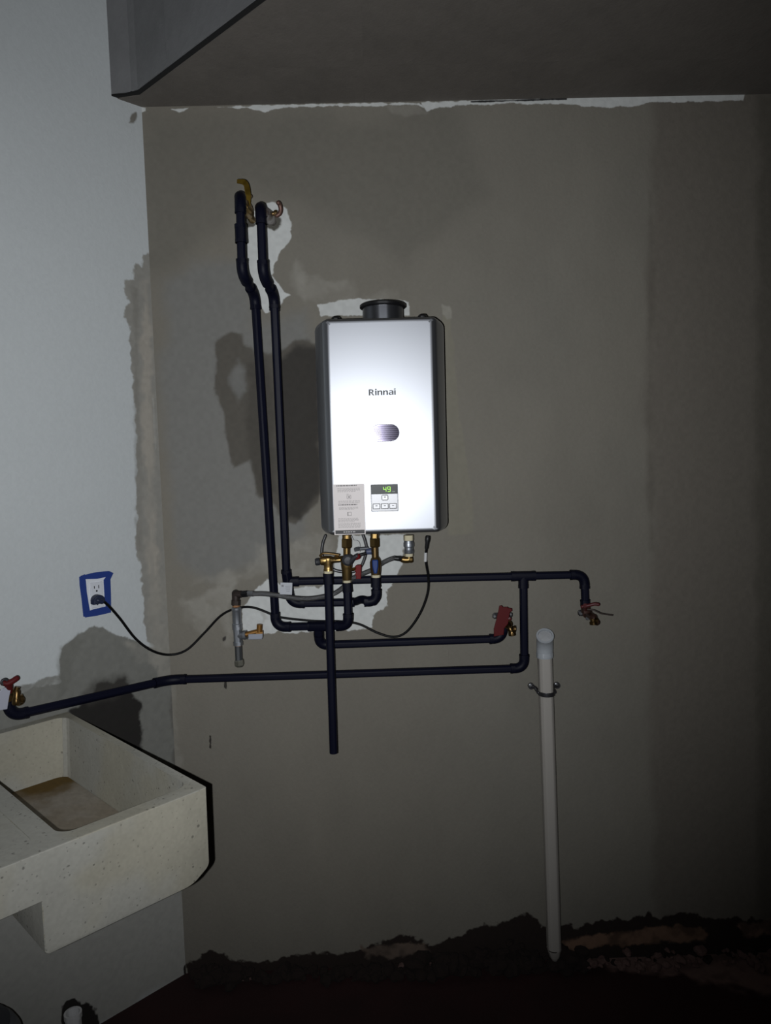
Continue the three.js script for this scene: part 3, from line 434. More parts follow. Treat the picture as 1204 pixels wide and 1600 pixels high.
/* ------------------------------------------------------------------ brass valves under the heater */
const seal = (t, a, b, r, m = M.cream, n = 'seal_ring') => partW(t, n, [cyl(a, b, r)], m);
{
  const t = thing('isolation_valve', 'brass shut-off valve under the heater with red drain lever and dark knob', 'valve', [-0.089, 1.261, -2.095]);
  partW(t, 'union_nut', [hex([-0.087, 1.355, -2.095], [-0.086, 1.383, -2.095], 0.0165), cyl([-0.086, 1.379, -2.095], [-0.086, 1.392, -2.095], 0.013)], M.brass);
  partW(t, 'valve_body', [cyl([-0.088, 1.329, -2.095], [-0.087, 1.36, -2.095], 0.0098), lathe([-0.089, 1.261, -2.095], UP, [[0.0135, 0], [0.0135, 0.006], [0.0142, 0.008], [0.0142, 0.03], [0.0155, 0.036], [0.0165, 0.046], [0.0165, 0.054], [0.012, 0.064], [0.0098, 0.068]])], M.brass);
  seal(t, [-0.089, 1.254, -2.095], [-0.089, 1.262, -2.095], 0.0128);
  const k0 = V([-0.085, 1.323, -2.095]), k1 = V([-0.083, 1.323, -2.055]), dir = k1.clone().sub(k0);
  const knob = partW(t, 'knob', [lathe(k0, dir, [[0.008, 0], [0.008, 0.018], [0.0165, 0.02], [0.0175, 0.024], [0.0165, 0.032], [0.01, 0.038], [0, 0.04]], 24), tube([[-0.082, 1.314, -2.065], [-0.067, 1.329, -2.06], [-0.058, 1.335, -2.058]], 0.0075, 16, 12)], M.charcoal, 'dark grey turning knob');
  partW(knob, 'knob_tip', [lathe([-0.063, 1.331, -2.062], [0.9, 0.25, 0.25], [[0.0082, 0], [0.0088, 0.006], [0.0075, 0.013], [0.004, 0.016], [0, 0.0165]], 20)], M.red, 'red tip of the knob');
  const o = V([-0.055, 1.288, -2.075]);
  const lev = partW(t, 'drain_lever', [slab([[-0.0075, -0.02], [0.0068, -0.0205], [0.0095, 0.02], [-0.004, 0.02], [-0.01, 0.015], [-0.006, 0.011], [-0.0105, 0.004], [-0.0065, 0.0], [-0.01, -0.008], [-0.006, -0.011]], 0.009, 0.0015).translate(o.x, o.y, o.z)], M.red, 'red plastic drain lever');
  partW(lev, 'lever_pin', [cyl([-0.071, 1.292, -2.09], [-0.054, 1.298, -2.072], 0.005)], M.brass);
}
{
  const t = thing('relief_valve', 'brass relief valve with dark end cap on top of the hanging drain pipe', 'valve', [-0.142, 1.285, -2.075]);
  partW(t, 'valve_body', [lathe([-0.141, 1.292, -2.075], UP, [[0.0135, 0], [0.0135, 0.005], [0.0125, 0.007], [0.012, 0.014], [0.0135, 0.022], [0.0145, 0.03], [0.0125, 0.038], [0.007, 0.042], [0, 0.043]]), lathe([-0.165, 1.322, -2.075], [1, 0.02, 0], [[0.008, 0], [0.0125, 0.004], [0.0135, 0.012], [0.0125, 0.03], [0.0085, 0.038], [0.0075, 0.06]])], M.brass);
  partW(t, 'side_nut', [hex([-0.123, 1.326, -2.075], [-0.11, 1.326, -2.078], 0.0105), cyl([-0.114, 1.326, -2.077], [-0.094, 1.326, -2.088], 0.0072)], M.brass);
  partW(t, 'top_lever', [tube([[-0.163, 1.337, -2.075], [-0.153, 1.344, -2.072], [-0.126, 1.341, -2.072], [-0.109, 1.338, -2.072]], 0.0032, 30, 10)], M.darkBrass);
  partW(t, 'end_cap', [lathe([-0.164, 1.32, -2.075], [-1, -0.05, 0.1], [[0.0095, 0], [0.0105, 0.003], [0.0105, 0.011], [0.008, 0.014], [0, 0.0145]], 20)], M.charcoal, 'dark end cap');
  seal(t, [-0.141, 1.286, -2.075], [-0.141, 1.293, -2.075], 0.0138);
}
{
  const t = thing('isolation_valve', 'brass shut-off valve with a blue lever on the heater inlet', 'valve', [-0.005, 1.267, -2.1]);
  partW(t, 'union_nut', [hex([-0.006, 1.354, -2.1], [-0.006, 1.381, -2.1], 0.0158), cyl([-0.006, 1.376, -2.1], [-0.005, 1.393, -2.1], 0.0125)], M.brass);
  partW(t, 'valve_body', [cyl([-0.006, 1.32, -2.1], [-0.006, 1.357, -2.1], 0.0096), lathe([-0.005, 1.271, -2.1], UP, [[0.0135, 0], [0.014, 0.004], [0.0155, 0.014], [0.0165, 0.026], [0.0165, 0.04], [0.013, 0.05], [0.0096, 0.054]])], M.darkBrass);
  seal(t, [-0.005, 1.266, -2.1], [-0.005, 1.274, -2.1], 0.0138);
  const o = V([-0.006, 1.3, -2.074]);
  partW(t, 'lever', [slab([[-0.009, 0.017], [-0.0065, 0.021], [0.0065, 0.021], [0.009, 0.017], [0.0085, 0.002], [0.0045, -0.019], [-0.0045, -0.019], [-0.0085, 0.002]], 0.009, 0.003).rotateX(-0.12).translate(o.x, o.y, o.z), cyl([-0.006, 1.303, -2.09], [-0.006, 1.309, -2.068], 0.006)], M.blue, 'blue lever');
  const arm = partW(t, 'drain_arm', [tube([[-0.012, 1.337, -2.1], [-0.027, 1.339, -2.088], [-0.047, 1.335, -2.082], [-0.062, 1.332, -2.082]], 0.0048, 30, 12)], M.black, 'black drain arm');
  partW(arm, 'arm_cap', [lathe([-0.016, 1.344, -2.088], [-1, -0.08, 0], [[0.009, 0], [0.0095, 0.004], [0.008, 0.014], [0.005, 0.016], [0, 0.0165]], 20)], M.greyBlue, 'grey blue cap');
  partW(t, 'hose_nut', [hex([-0.065, 1.35, -2.085], [-0.05, 1.352, -2.088], 0.0068), cyl([-0.053, 1.351, -2.088], [-0.025, 1.352, -2.095], 0.0048)], M.galvanised, 'steel hose nut');
}
{ // loop of grey hose drooping behind the valves
  const t = thing('grey_hose', 'thin grey hose looping out of the heater behind the brass valves', 'hose', [-0.15, 1.379, -2.13]);
  partW(t, 'hose_loop', [tube([[-0.151, 1.386, -2.148], [-0.16, 1.362, -2.148], [-0.163, 1.331, -2.148], [-0.154, 1.304, -2.148], [-0.132, 1.285, -2.148], [-0.104, 1.277, -2.148], [-0.071, 1.277, -2.148], [-0.05, 1.29, -2.148], [-0.038, 1.314, -2.148], [-0.031, 1.343, -2.148], [-0.034, 1.366, -2.148], [-0.04, 1.385, -2.148]], 0.0046, 120, 14)], M.hose);
}
{
  const t = thing('wire', 'thin pale wire bowed between the two brass unions', 'wire', [-0.07, 1.371, -2.13]);
  partW(t, 'wire_bow', [tube([[-0.073, 1.384, -2.13], [-0.068, 1.372, -2.13], [-0.057, 1.37, -2.13], [-0.051, 1.361, -2.13], [-0.051, 1.338, -2.13]], 0.0011, 40, 8)], M.white);
}
{
  const t = thing('gas_connector', 'steel and cream gas coupling with brass elbow below the right of the heater', 'pipe fitting', [0.091, 1.304, -2.11]);
  seal(t, [0.093, 1.385, -2.11], [0.093, 1.37, -2.11], 0.0148, M.cream, 'sealed_nut');
  partW(t, 'coupling', [lathe([0.093, 1.331, -2.11], UP, [[0.013, 0], [0.0145, 0.003], [0.0145, 0.01], [0.0128, 0.012], [0.0128, 0.018], [0.0155, 0.021], [0.0155, 0.031], [0.014, 0.034], [0.014, 0.037]])], M.galvanised, 'steel coupling');
  seal(t, [0.093, 1.323, -2.11], [0.093, 1.332, -2.11], 0.0132);
  partW(t, 'elbow', [tube([[0.093, 1.327, -2.11], [0.093, 1.318, -2.11], [0.091, 1.313, -2.11], [0.08, 1.313, -2.11], [0.075, 1.314, -2.11]], 0.0096, 24, 18), lathe([0.104, 1.314, -2.11], [-1, -0.02, 0], [[0.009, 0], [0.0105, 0.003], [0.0105, 0.01]])], M.brass, 'brass elbow');
}
{
  const t = thing('gas_hose', 'braided steel gas hose sagging from the wall fitting to the heater, with white tag', 'hose', [-0.267, 1.211, -2.1]);
  partW(t, 'hose_end', [hex([0.078, 1.314, -2.11], [0.062, 1.318, -2.11], 0.0088), cyl([0.064, 1.317, -2.11], [0.047, 1.319, -2.11], 0.0078, 0.0068)], M.black, 'black hose end');
  const braid = greyTexture(256, (u, v) => 0.45 + 0.55 * Math.abs(Math.sin((u * 8 + v * 8) * Math.PI) * Math.sin((u * 8 - v * 8) * Math.PI)));
  const bt = braid.clone(); bt.repeat.set(40, 2); bt.needsUpdate = true;
  partW(t, 'braided_hose', [tube([[0.05, 1.319, -2.11], [0.034, 1.314, -2.112], [0.015, 1.303, -2.124], [-0.012, 1.285, -2.13], [-0.041, 1.273, -2.131], [-0.071, 1.261, -2.13], [-0.095, 1.24, -2.13], [-0.125, 1.219, -2.125], [-0.161, 1.21, -2.118], [-0.207, 1.207, -2.108], [-0.252, 1.213, -2.1], [-0.298, 1.223, -2.096], [-0.335, 1.227, -2.1], [-0.367, 1.226, -2.11]], 0.0072, 220, 16)], new THREE.MeshPhysicalMaterial({ color: new THREE.Color().setRGB(0.26, 0.26, 0.265), metalness: 0.9, roughness: 0.34, bumpMap: bt, bumpScale: 0.001 }));
  partW(t, 'ferrule', [cyl([-0.363, 1.226, -2.11], [-0.383, 1.226, -2.115], 0.0085)], M.steel);
  partW(t, 'hose_end', [hex([-0.379, 1.226, -2.114], [-0.398, 1.224, -2.118], 0.0105)], M.black, 'black hose end');
  const o = V([-0.264, 1.243, -2.09]);
  partW(t, 'tag', [slab([[-0.0205, -0.017], [0.015, -0.0195], [0.0175, 0.0155], [-0.0165, 0.0175]], 0.0014, 0.0004).translate(o.x, o.y, o.z)], plain([0.5, 0.52, 0.56], 0.6), 'white paper tag').add(meshOf('tag_print', [0, 1, 2, 3].map((k) => new THREE.BoxGeometry(0.016 - k * 0.002, 0.0012, 0.0003).translate(0, 0, 0)).map((g, k) => g.translate(0.004, 0.006 - k * 0.005, 0.0016)).concat([new THREE.BoxGeometry(0.006, 0.006, 0.0003).translate(-0.011, 0.0075, 0.0016)]).map((g) => { const p = V([-0.267, 1.211, -2.1]); return g.translate(o.x - p.x, o.y - p.y, o.z - p.z); }), plain([0.25, 0.25, 0.27], 0.6)));
}
{ // gas stub: iron elbow, steel union and tee, small valve, capped nipple
  const t = thing('gas_stub', 'steel gas riser fitting with iron elbow, tee and little side valve on the wall', 'pipe fitting', [-0.419, 1.006, -2.13]);
    partW(t, 'iron_elbow', [tube([[-0.419, 1.194, -2.125], [-0.418, 1.213, -2.125], [-0.419, 1.221, -2.131], [-0.424, 1.22, -2.155], [-0.43, 1.214, -2.19]], 0.0115, 30, 20, 0.4), cyl([-0.419, 1.192, -2.125], [-0.418, 1.205, -2.125], 0.0134), cyl([-0.418, 1.223, -2.125], [-0.401, 1.223, -2.123], 0.0105)], M.iron, 'dark iron elbow');
  seal(t, [-0.418, 1.186, -2.125], [-0.418, 1.193, -2.125], 0.0112, M.rust, 'rust_ring');
  partW(t, 'union', [lathe([-0.418, 1.127, -2.125], V([-0.418, 1.19, -2.125]).sub(V([-0.418, 1.127, -2.125])), [[0.012, 0], [0.0145, 0.001], [0.0145, 0.008], [0.0128, 0.01], [0.0128, 0.046], [0.0138, 0.048], [0.0138, 0.056], [0.0115, 0.058]])], M.galvanised);
  const c = [-0.417, 1.1, -2.125], A = [-0.418, 1.129, -2.125], B = [-0.417, 1.071, -2.125], S = [-0.391, 1.102, -2.121];
  partW(t, 'tee', [cyl(A, B, 0.0122), cyl(c, S, 0.0118), cyl(A, lerp(V(A), V(B), 0.18), 0.0142), cyl(B, lerp(V(B), V(A), 0.18), 0.0142), cyl(S, lerp(V(S), V(c), 0.3), 0.0138)], M.galvanised);
  seal(t, [-0.417, 1.066, -2.125], [-0.417, 1.072, -2.125], 0.0098, M.rust, 'rust_ring');
  partW(t, 'nipple', [cyl([-0.417, 1.023, -2.125], [-0.417, 1.069, -2.125], 0.0106)], plain([0.12, 0.125, 0.13], 0.5, 0.7), 'dark steel nipple');
  partW(t, 'cap', [hex([-0.416, 1.009, -2.125], [-0.417, 1.027, -2.125], 0.0146), lathe([-0.416, 1.009, -2.125], [0, -1, 0], [[0.0115, 0], [0.009, 0.003], [0, 0.0035]])], plain([0.2, 0.195, 0.16], 0.5, 0.6), 'hexagonal end cap');
  const valve = partW(t, 'side_valve', [cyl([-0.393, 1.103, -2.121], [-0.358, 1.111, -2.121], 0.0074), cyl([-0.354, 1.099, -2.121], [-0.351, 1.132, -2.121], 0.0078, 0.0084), cyl([-0.361, 1.105, -2.121], [-0.342, 1.106, -2.121], 0.0085)], plain([0.36, 0.18, 0.05], 0.42, 0.75), 'coppery side valve');
  const l = V([-0.36, 1.101, -2.107]);
  partW(valve, 'lever', [slab([[-0.022, -0.0085], [0.017, -0.0085], [0.02, -0.003], [0.02, 0.0075], [-0.022, 0.0075]], 0.008, 0.002).translate(l.x, l.y, l.z)], plain([0.33, 0.35, 0.4], 0.5, 0.3), 'pale grey lever');
}
{ // mains cord: socket to heater
  const t = thing('power_cord', 'black power cord hanging in loops from the wall socket to the heater', 'cord', [0.034, 1.073, -2.17]);
  partW(t, 'cable', [tube([[-0.768, 1.239, -2.002], [-0.756, 1.228, -2.015], [-0.737, 1.179, -2.055], [-0.708, 1.106, -2.098], [-0.671, 1.061, -2.128], [-0.63, 1.039, -2.16], [-0.581, 1.05, -2.17], [-0.527, 1.099, -2.18], [-0.476, 1.149, -2.18], [-0.43, 1.17, -2.175], [-0.377, 1.173, -2.17], [-0.311, 1.146, -2.17], [-0.279, 1.137, -2.172], [-0.196, 1.126, -2.172], [-0.119, 1.123, -2.17], [-0.061, 1.114, -2.165], [-0.004, 1.086, -2.16], [0.043, 1.074, -2.155], [0.082, 1.09, -2.15], [0.121, 1.142, -2.145], [0.145, 1.201, -2.14], [0.15, 1.249, -2.135], [0.144, 1.293, -2.125], [0.142, 1.319, -2.12], [0.145, 1.348, -2.11]], 0.0036, 420, 12)], M.cable);
  partW(t, 'strain_relief', [lathe([0.144, 1.342, -2.11], V([0.15, 1.384, -2.11]).sub(V([0.144, 1.342, -2.11])), [[0.0042, 0], [0.0055, 0.004], [0.0062, 0.02], [0.0078, 0.026], [0.0078, 0.036], [0.006, 0.04]], 20)], M.black);
  partW(t, 'cable_tie', [cyl([0.141, 1.305, -2.122], [0.142, 1.332, -2.115], 0.0042)], M.white, 'white band');
  const p0 = V([-0.79, 1.234, -2.035]), n = new THREE.Vector3(Math.SQRT1_2, 0, Math.SQRT1_2);
  const plugShape = new THREE.Shape(); plugShape.moveTo(-0.0165, -0.008); plugShape.lineTo(0.0165, -0.008); plugShape.lineTo(0.0165, 0.001); plugShape.absarc(0, 0.001, 0.0165, 0, Math.PI); plugShape.closePath();
  const plugBody = new THREE.ExtrudeGeometry(plugShape, { depth: 0.016, bevelEnabled: true, bevelSize: 0.003, bevelThickness: 0.005, bevelSegments: 4, bevelOffset: -0.003, curveSegments: 20 }).rotateY(TURN).translate(p0.x, p0.y, p0.z);
  partW(t, 'plug', [plugBody, tube([p0.clone().addScaledVector(n, 0.022), [-0.773, 1.242, -1.997], [-0.764, 1.236, -2.004]], 0.0068, 20, 14)], plain([0.012, 0.018, 0.05], 0.5), 'dark blue plug');
}

/* ------------------------------------------------------------------ wall socket and tape */
{
  const c = [-0.218, 1.249, 0], at = leftWorld(c[0], c[1], 0).toArray();
  const t = thing('wall_socket', 'white double wall socket framed with blue tape on the white wall', 'socket', at, TURN);
  const w = 0.055, h = 0.108;
  const plate = box(w + 0.014, h + 0.006, 0.006, 0.0025).translate(0, 0, 0.003);
  part(t, 'cover_plate', plate, M.plate);
  const face = part(t, 'socket_face', box(0.034, 0.072, 0.004, 0.0016).translate(0, 0, 0.0075), plain([0.66, 0.68, 0.73], 0.38));
  for (const s of [1, -1]) { const oy = s * 0.019; part(face, 'slots', [new THREE.BoxGeometry(0.0024, 0.0075, 0.0008).translate(-0.0062, oy + 0.0035, 0.0094), new THREE.BoxGeometry(0.0024, 0.009, 0.0008).translate(0.0062, oy + 0.0035, 0.0094), new THREE.CylinderGeometry(0.0026, 0.0026, 0.0008, 14).rotateX(Math.PI / 2).translate(0, oy - 0.0075, 0.0094)], M.slot); }
  // tape strips, measured on the wall around the socket
  const tp = thing('painters_tape', 'strips of torn blue tape stuck around the edges of the white wall socket', 'tape', at, TURN);
  const T = (pts, z = 0.0066, hh = 0.0012) => part(tp, 'tape_strip', slab(pts.map((p) => [p[0] - c[0], p[1] - c[1]]), hh, 0.0003).translate(0, 0, z), M.tape);
  T([[-0.264, 1.306], [-0.248, 1.312], [-0.246, 1.291], [-0.245, 1.259], [-0.24, 1.21], [-0.244, 1.19], [-0.259, 1.194], [-0.261, 1.243], [-0.264, 1.281]]);
  T([[-0.196, 1.288], [-0.176, 1.309], [-0.166, 1.304], [-0.176, 1.287], [-0.177, 1.241], [-0.179, 1.198], [-0.191, 1.193], [-0.196, 1.225]], 0.0072);
  T([[-0.261, 1.309], [-0.222, 1.313], [-0.18, 1.312], [-0.166, 1.304], [-0.181, 1.296], [-0.214, 1.294], [-0.252, 1.298]], 0.0078);
  T([[-0.258, 1.206], [-0.229, 1.21], [-0.18, 1.213], [-0.18, 1.192], [-0.221, 1.19], [-0.255, 1.191]], 0.0078);
}

/* ------------------------------------------------------------------ laundry trough on the left wall */
{
  const t = thing('laundry_trough', 'pale speckled concrete laundry trough with side tray fixed to the left wall', 'laundry sink', leftWorld(-0.316, 0.743, 0).toArray(), TURN);
  const dots = (u, v, n, thr) => { const X = Math.floor(u * n), Y = Math.floor(v * n), h = perm[(X & 255) + perm[Y & 255]] / 255, h2 = perm[(X & 255) + perm[(Y + 77) & 255]] / 255, h3 = perm[((X + 31) & 255) + perm[Y & 255]] / 255; if (h < thr) return 0; const dx = u * n - X - 0.35 - 0.3 * h2, dy = v * n - Y - 0.35 - 0.3 * h3, r = 0.12 + 0.25 * h3 * h2; return 1 - ss(r * 0.6, r, Math.hypot(dx * (0.7 + 0.6 * h2), dy) + 0.12 * (vn(u * n * 5, v * n * 5) - 0.5)); };
  const pits = (u, v) => Math.max(dots(u, v, 64, 0.86) * ss(0.42, 0.55, vn(u * 12, v * 12 + 40)), 0.7 * dots(u + 0.31, v + 0.17, 128, 0.9));
  const speck = greyTexture(1024, (u, v) => {
    const m = 0.84 + 0.2 * fbm(u * 10, v * 10, 4) + 0.1 * vn(u * 200, v * 200), s = 1 - 0.5 * pits(u, v), st = ss(0.3, 0.6, fbm(u * 6 + 30, v * 6, 4));
    return [0.37 * m * s, 0.362 * m * s * (0.965 + 0.035 * st), 0.318 * m * s * (0.88 + 0.12 * st)];
  }, true);
  const pit = greyTexture(1024, (u, v) => 0.6 * fbm(u * 40, v * 40, 4) + 0.4 * (1 - pits(u, v)));
  const concrete = new THREE.MeshStandardMaterial({ map: speck, bumpMap: pit, bumpScale: 0.0014, roughness: 0.85 });
  const uvbox = (g, s = 1) => { g = g.index ? g.toNonIndexed() : g; const p = g.attributes.position, n = g.attributes.normal, uv = new Float32Array(p.count * 2); for (let i = 0; i < p.count; i++) { const ax = Math.abs(n.getX(i)), ay = Math.abs(n.getY(i)), az = Math.abs(n.getZ(i)); const [a, b] = az >= ax && az >= ay ? [p.getX(i), p.getY(i)] : ax > ay ? [p.getZ(i), p.getY(i)] : [p.getX(i), p.getZ(i)]; uv[2 * i] = a * s; uv[2 * i + 1] = b * s; } g.setAttribute('uv', new THREE.BufferAttribute(uv, 2)); return g; };
  // outside: profile across the front (x along wall, y up) run out from the wall; origin at the lower right corner
  const prof = new THREE.Shape();
  prof.moveTo(-1.1, 0.105); prof.lineTo(-0.339, 0.105); prof.lineTo(-0.339, 0.016); prof.quadraticCurveTo(-0.339, 0.004, -0.327, 0.004); prof.lineTo(-0.062, 0.0); prof.quadraticCurveTo(-0.045, 0.0, -0.032, 0.006); prof.lineTo(-0.012, 0.018); prof.quadraticCurveTo(-0.001, 0.025, -0.001, 0.036); prof.lineTo(0, 0.195); prof.lineTo(-1.1, 0.195); prof.closePath();
  const outer = new THREE.ExtrudeGeometry(prof, { depth: 0.694, bevelEnabled: true, bevelSize: 0.004, bevelThickness: 0.004, bevelSegments: 3, bevelOffset: -0.004 }).translate(0, 0, 0.004);
  const rounded = (x0, x1, z0, z1, r, y0, y1, shrink, slope = 0) => { const s = new THREE.Shape(); const A = (x0, x1, z0, z1, r) => { s.moveTo(x0 + r, z0); s.lineTo(x1 - r, z0); s.absarc(x1 - r, z0 + r, r, -Math.PI / 2, 0); s.lineTo(x1, z1 - r); s.absarc(x1 - r, z1 - r, r, 0, Math.PI / 2); s.lineTo(x0 + r, z1); s.absarc(x0 + r, z1 - r, r, Math.PI / 2, Math.PI); s.lineTo(x0, z0 + r); s.absarc(x0 + r, z0 + r, r, Math.PI, Math.PI * 1.5); }; A(x0, x1, z0, z1, r); const g = new THREE.ExtrudeGeometry(s, { depth: y1 - y0, bevelEnabled: false, curveSegments: 10 }); const p = g.attributes.position, cx = (x0 + x1) / 2, cz = (z0 + z1) / 2; for (let i = 0; i < p.count; i++) { const k = p.getZ(i) < 1e-6 ? shrink : 0; const x = p.getX(i), z = p.getY(i), y = y0 + p.getZ(i); p.setXYZ(i, x - Math.sign(x - cx) * k, slope && k ? 0.1935 - slope * (x1 - x) : y, z - Math.sign(z - cz) * k); } const ix = g.index; if (!ix) { for (const a of ['position', 'normal', 'uv']) { const q = g.attributes[a], s = q.itemSize; for (let i = 0; i < q.count; i += 3) for (let c = 0; c < s; c++) { const tmp = q.array[(i + 1) * s + c]; q.array[(i + 1) * s + c] = q.array[(i + 2) * s + c]; q.array[(i + 2) * s + c] = tmp; } } } g.computeVertexNormals(); return g; };
  const ev = new Evaluator(); ev.attributes = ['position', 'normal', 'uv'];
  const brush = (g) => { const b = new Brush(g.index ? g.toNonIndexed() : g); b.updateMatrixWorld(true); return b; };
  let body = ev.evaluate(brush(outer), brush(rounded(-0.289, -0.018, 0.03, 0.668, 0.03, 0.035, 0.23, 0.012)), SUBTRACTION);
  body = ev.evaluate(body, brush(rounded(-1.06, -0.325, 0.035, 0.665, 0.03, 0.172, 0.23, 0.004, 0.05)), SUBTRACTION);
  part(t, 'basin', uvbox(toCreasedNormals(body.geometry, 0.5)), concrete);
  // silt-stained floor of the basin, brownest along the back edge
  const siltTex = greyTexture(512, (u, v) => { const f = fbm(u * 5 + 2, v * 9, 4), k = ss(0.72, 0.92, (1 - v) + 0.35 * (f - 0.5)), m = 0.85 + 0.3 * fbm(u * 30, v * 50, 3), g = ss(0.4, 0.6, fbm(u * 3 + 8, v * 5 + 3, 3)); return [(0.3 - 0.14 * k - 0.04 * g) * m, (0.265 - 0.15 * k - 0.045 * g) * m, (0.215 - 0.155 * k - 0.05 * g) * m]; }, true);
  const floorPlate = box(0.25, 0.006, 0.622, 0.002); { const p = floorPlate.attributes.position, uv = floorPlate.attributes.uv; for (let i = 0; i < p.count; i++) uv.setXY(i, p.getX(i) / 0.25 + 0.5, p.getZ(i) / 0.622 + 0.5); }
  part(t, 'basin_floor', floorPlate.translate(-0.1555, 0.0345, 0.349), new THREE.MeshStandardMaterial({ map: siltTex, roughness: 0.9 }), 'brown stained basin floor');
}

/* ------------------------------------------------------------------ taps */
function screwHead(t, a, dir, r = 0.006) { part(t, 'flange_screw', [lathe(a, dir, [[r, 0], [r, 0.004], [r * 0.6, 0.0065], [0, 0.007]], 14)], M.steel); }
{ // red-levered tap
  const o = V([0.381, 1.11, -2.2]), t = thing('wall_tap', 'wall tap with broad red lever at the end of the middle pipe', 'tap', [o.x, o.y, o.z]);
  const L = (p) => V(p).sub(o);
  part(t, 'tap_body', [lathe([0, 0, 0.002], [0, 0, 1], [[0.019, 0], [0.019, 0.006], [0.012, 0.01], [0.012, 0.055], [0.014, 0.06], [0.014, 0.078], [0.009, 0.085]]), cyl(L([0.374, 1.085, -2.15]), L([0.375, 1.13, -2.15]), 0.0128)], M.darkBrass);
  part(t, 'flange', [slab([[-0.036, -0.006], [-0.03, -0.011], [0.022, -0.009], [0.027, -0.003], [0.027, 0.006], [0.02, 0.01], [-0.03, 0.008], [-0.036, 0.003]], 0.005, 0.001).translate(0.002, 0.011, 0.002)], M.black, 'dark wall flange');
  screwHead(t, [-0.028, 0.0095, 0.006], [0, 0, 1]); screwHead(t, [0.021, 0.014, 0.006], [0, 0, 1], 0.0045);
  part(t, 'spout', [tube([[0, -0.004, 0.06], [0.006, -0.012, 0.075], [0.012, -0.026, 0.078]], 0.0085, 20, 16), lathe([0.011, -0.022, 0.078], [0.12, -1, 0], [[0.0095, 0], [0.0105, 0.003], [0.0105, 0.012], [0.008, 0.013]]), lathe([0.016, -0.016, 0.07], [1, -0.1, 0], [[0.008, 0], [0.01, 0.003], [0.01, 0.008], [0, 0.009]])], M.tapBrass, 'brass spout');
  const S = 0.96, q = (x, y) => [x * S - o.x, 1.62 + (y - 1.62) * S - o.y];
  const pts = [[0.369, 1.15], [0.376, 1.151], [0.38, 1.146], [0.394, 1.146], [0.396, 1.143], [0.407, 1.141], [0.408, 1.133], [0.401, 1.129], [0.399, 1.118], [0.395, 1.094], [0.383, 1.08], [0.381, 1.06], [0.351, 1.055], [0.351, 1.079], [0.36, 1.111], [0.365, 1.131]].map(([x, y]) => q(x, y));
  const lever = part(t, 'lever', [slab(pts, 0.006, 0.002).translate(0, 0, 0.088)], M.tapRed, 'broad red lever');
  part(lever, 'lever_screw', [lathe([0.003, 0.02, 0.094], [0, 0, 1], [[0.005, 0], [0.005, 0.002], [0, 0.004]], 14)], M.darkRed);
}
{ // tap at the far right
  const o = V([0.638, 1.12, -2.2]), t = thing('wall_tap', 'small brass wall tap with thin dark red lever below the far right pipe elbow', 'tap', [o.x, o.y, o.z]);
  const L = (p) => V(p).sub(o);
  part(t, 'tap_body', [lathe([0, 0, 0.002], [0, 0, 1], [[0.016, 0], [0.016, 0.006], [0.011, 0.01], [0.011, 0.062], [0.012, 0.068], [0.008, 0.075]]), cyl(L([0.621, 1.156, -2.155]), L([0.623, 1.131, -2.155]), 0.014), tube([[0.0, 0.002, 0.05], [0.006, -0.006, 0.06], [0.012, -0.016, 0.062]], 0.0098, 16, 16)], plain([0.06, 0.028, 0.02], 0.5, 0.5));
  part(t, 'flange', [slab([[-0.03, -0.004], [-0.026, -0.009], [-0.008, -0.01], [-0.002, -0.022], [0.006, -0.022], [0.012, -0.008], [0.012, 0.01], [-0.026, 0.009], [-0.03, 0.004]], 0.006, 0.001).translate(0.001, 0.001, 0.002)], M.black, 'dark wall flange');
  screwHead(t, [-0.021, 0.001, 0.007], [0, 0, 1]); screwHead(t, [-0.0005, -0.0155, 0.007], [0, 0, 1]);
  const sp = L([0.636, 1.118, -2.13]);
  part(t, 'spout', [lathe(sp, [0.1, -1, 0.05], [[0.009, 0], [0.009, 0.008], [0.0115, 0.01], [0.0115, 0.018], [0.008, 0.019]]), lathe(sp.clone().add(new THREE.Vector3(0.004, -0.008, -0.004)), [1, -0.1, 0], [[0.008, 0], [0.011, 0.003], [0.011, 0.009], [0, 0.01]])], M.tapBrass, 'brass spout');
  const lev = part(t, 'lever', [tube([L([0.602, 1.156, -2.122]), L([0.617, 1.16, -2.116]), L([0.635, 1.165, -2.112]), L([0.646, 1.164, -2.11])], 0.0052, 24, 12)], M.darkRed, 'dark red lever');
  part(lev, 'lever_stem', [cyl(L([0.617, 1.144, -2.14]), L([0.609, 1.161, -2.114]), 0.0065)], M.darkRed);
  part(t, 'rod', [tube([L([0.618, 1.146, -2.13]), L([0.638, 1.144, -2.122]), L([0.66, 1.134, -2.12]), L([0.69, 1.129, -2.118])], 0.0024, 30, 10)], plain([0.06, 0.045, 0.04], 0.5, 0.5), 'thin dark rod');
}
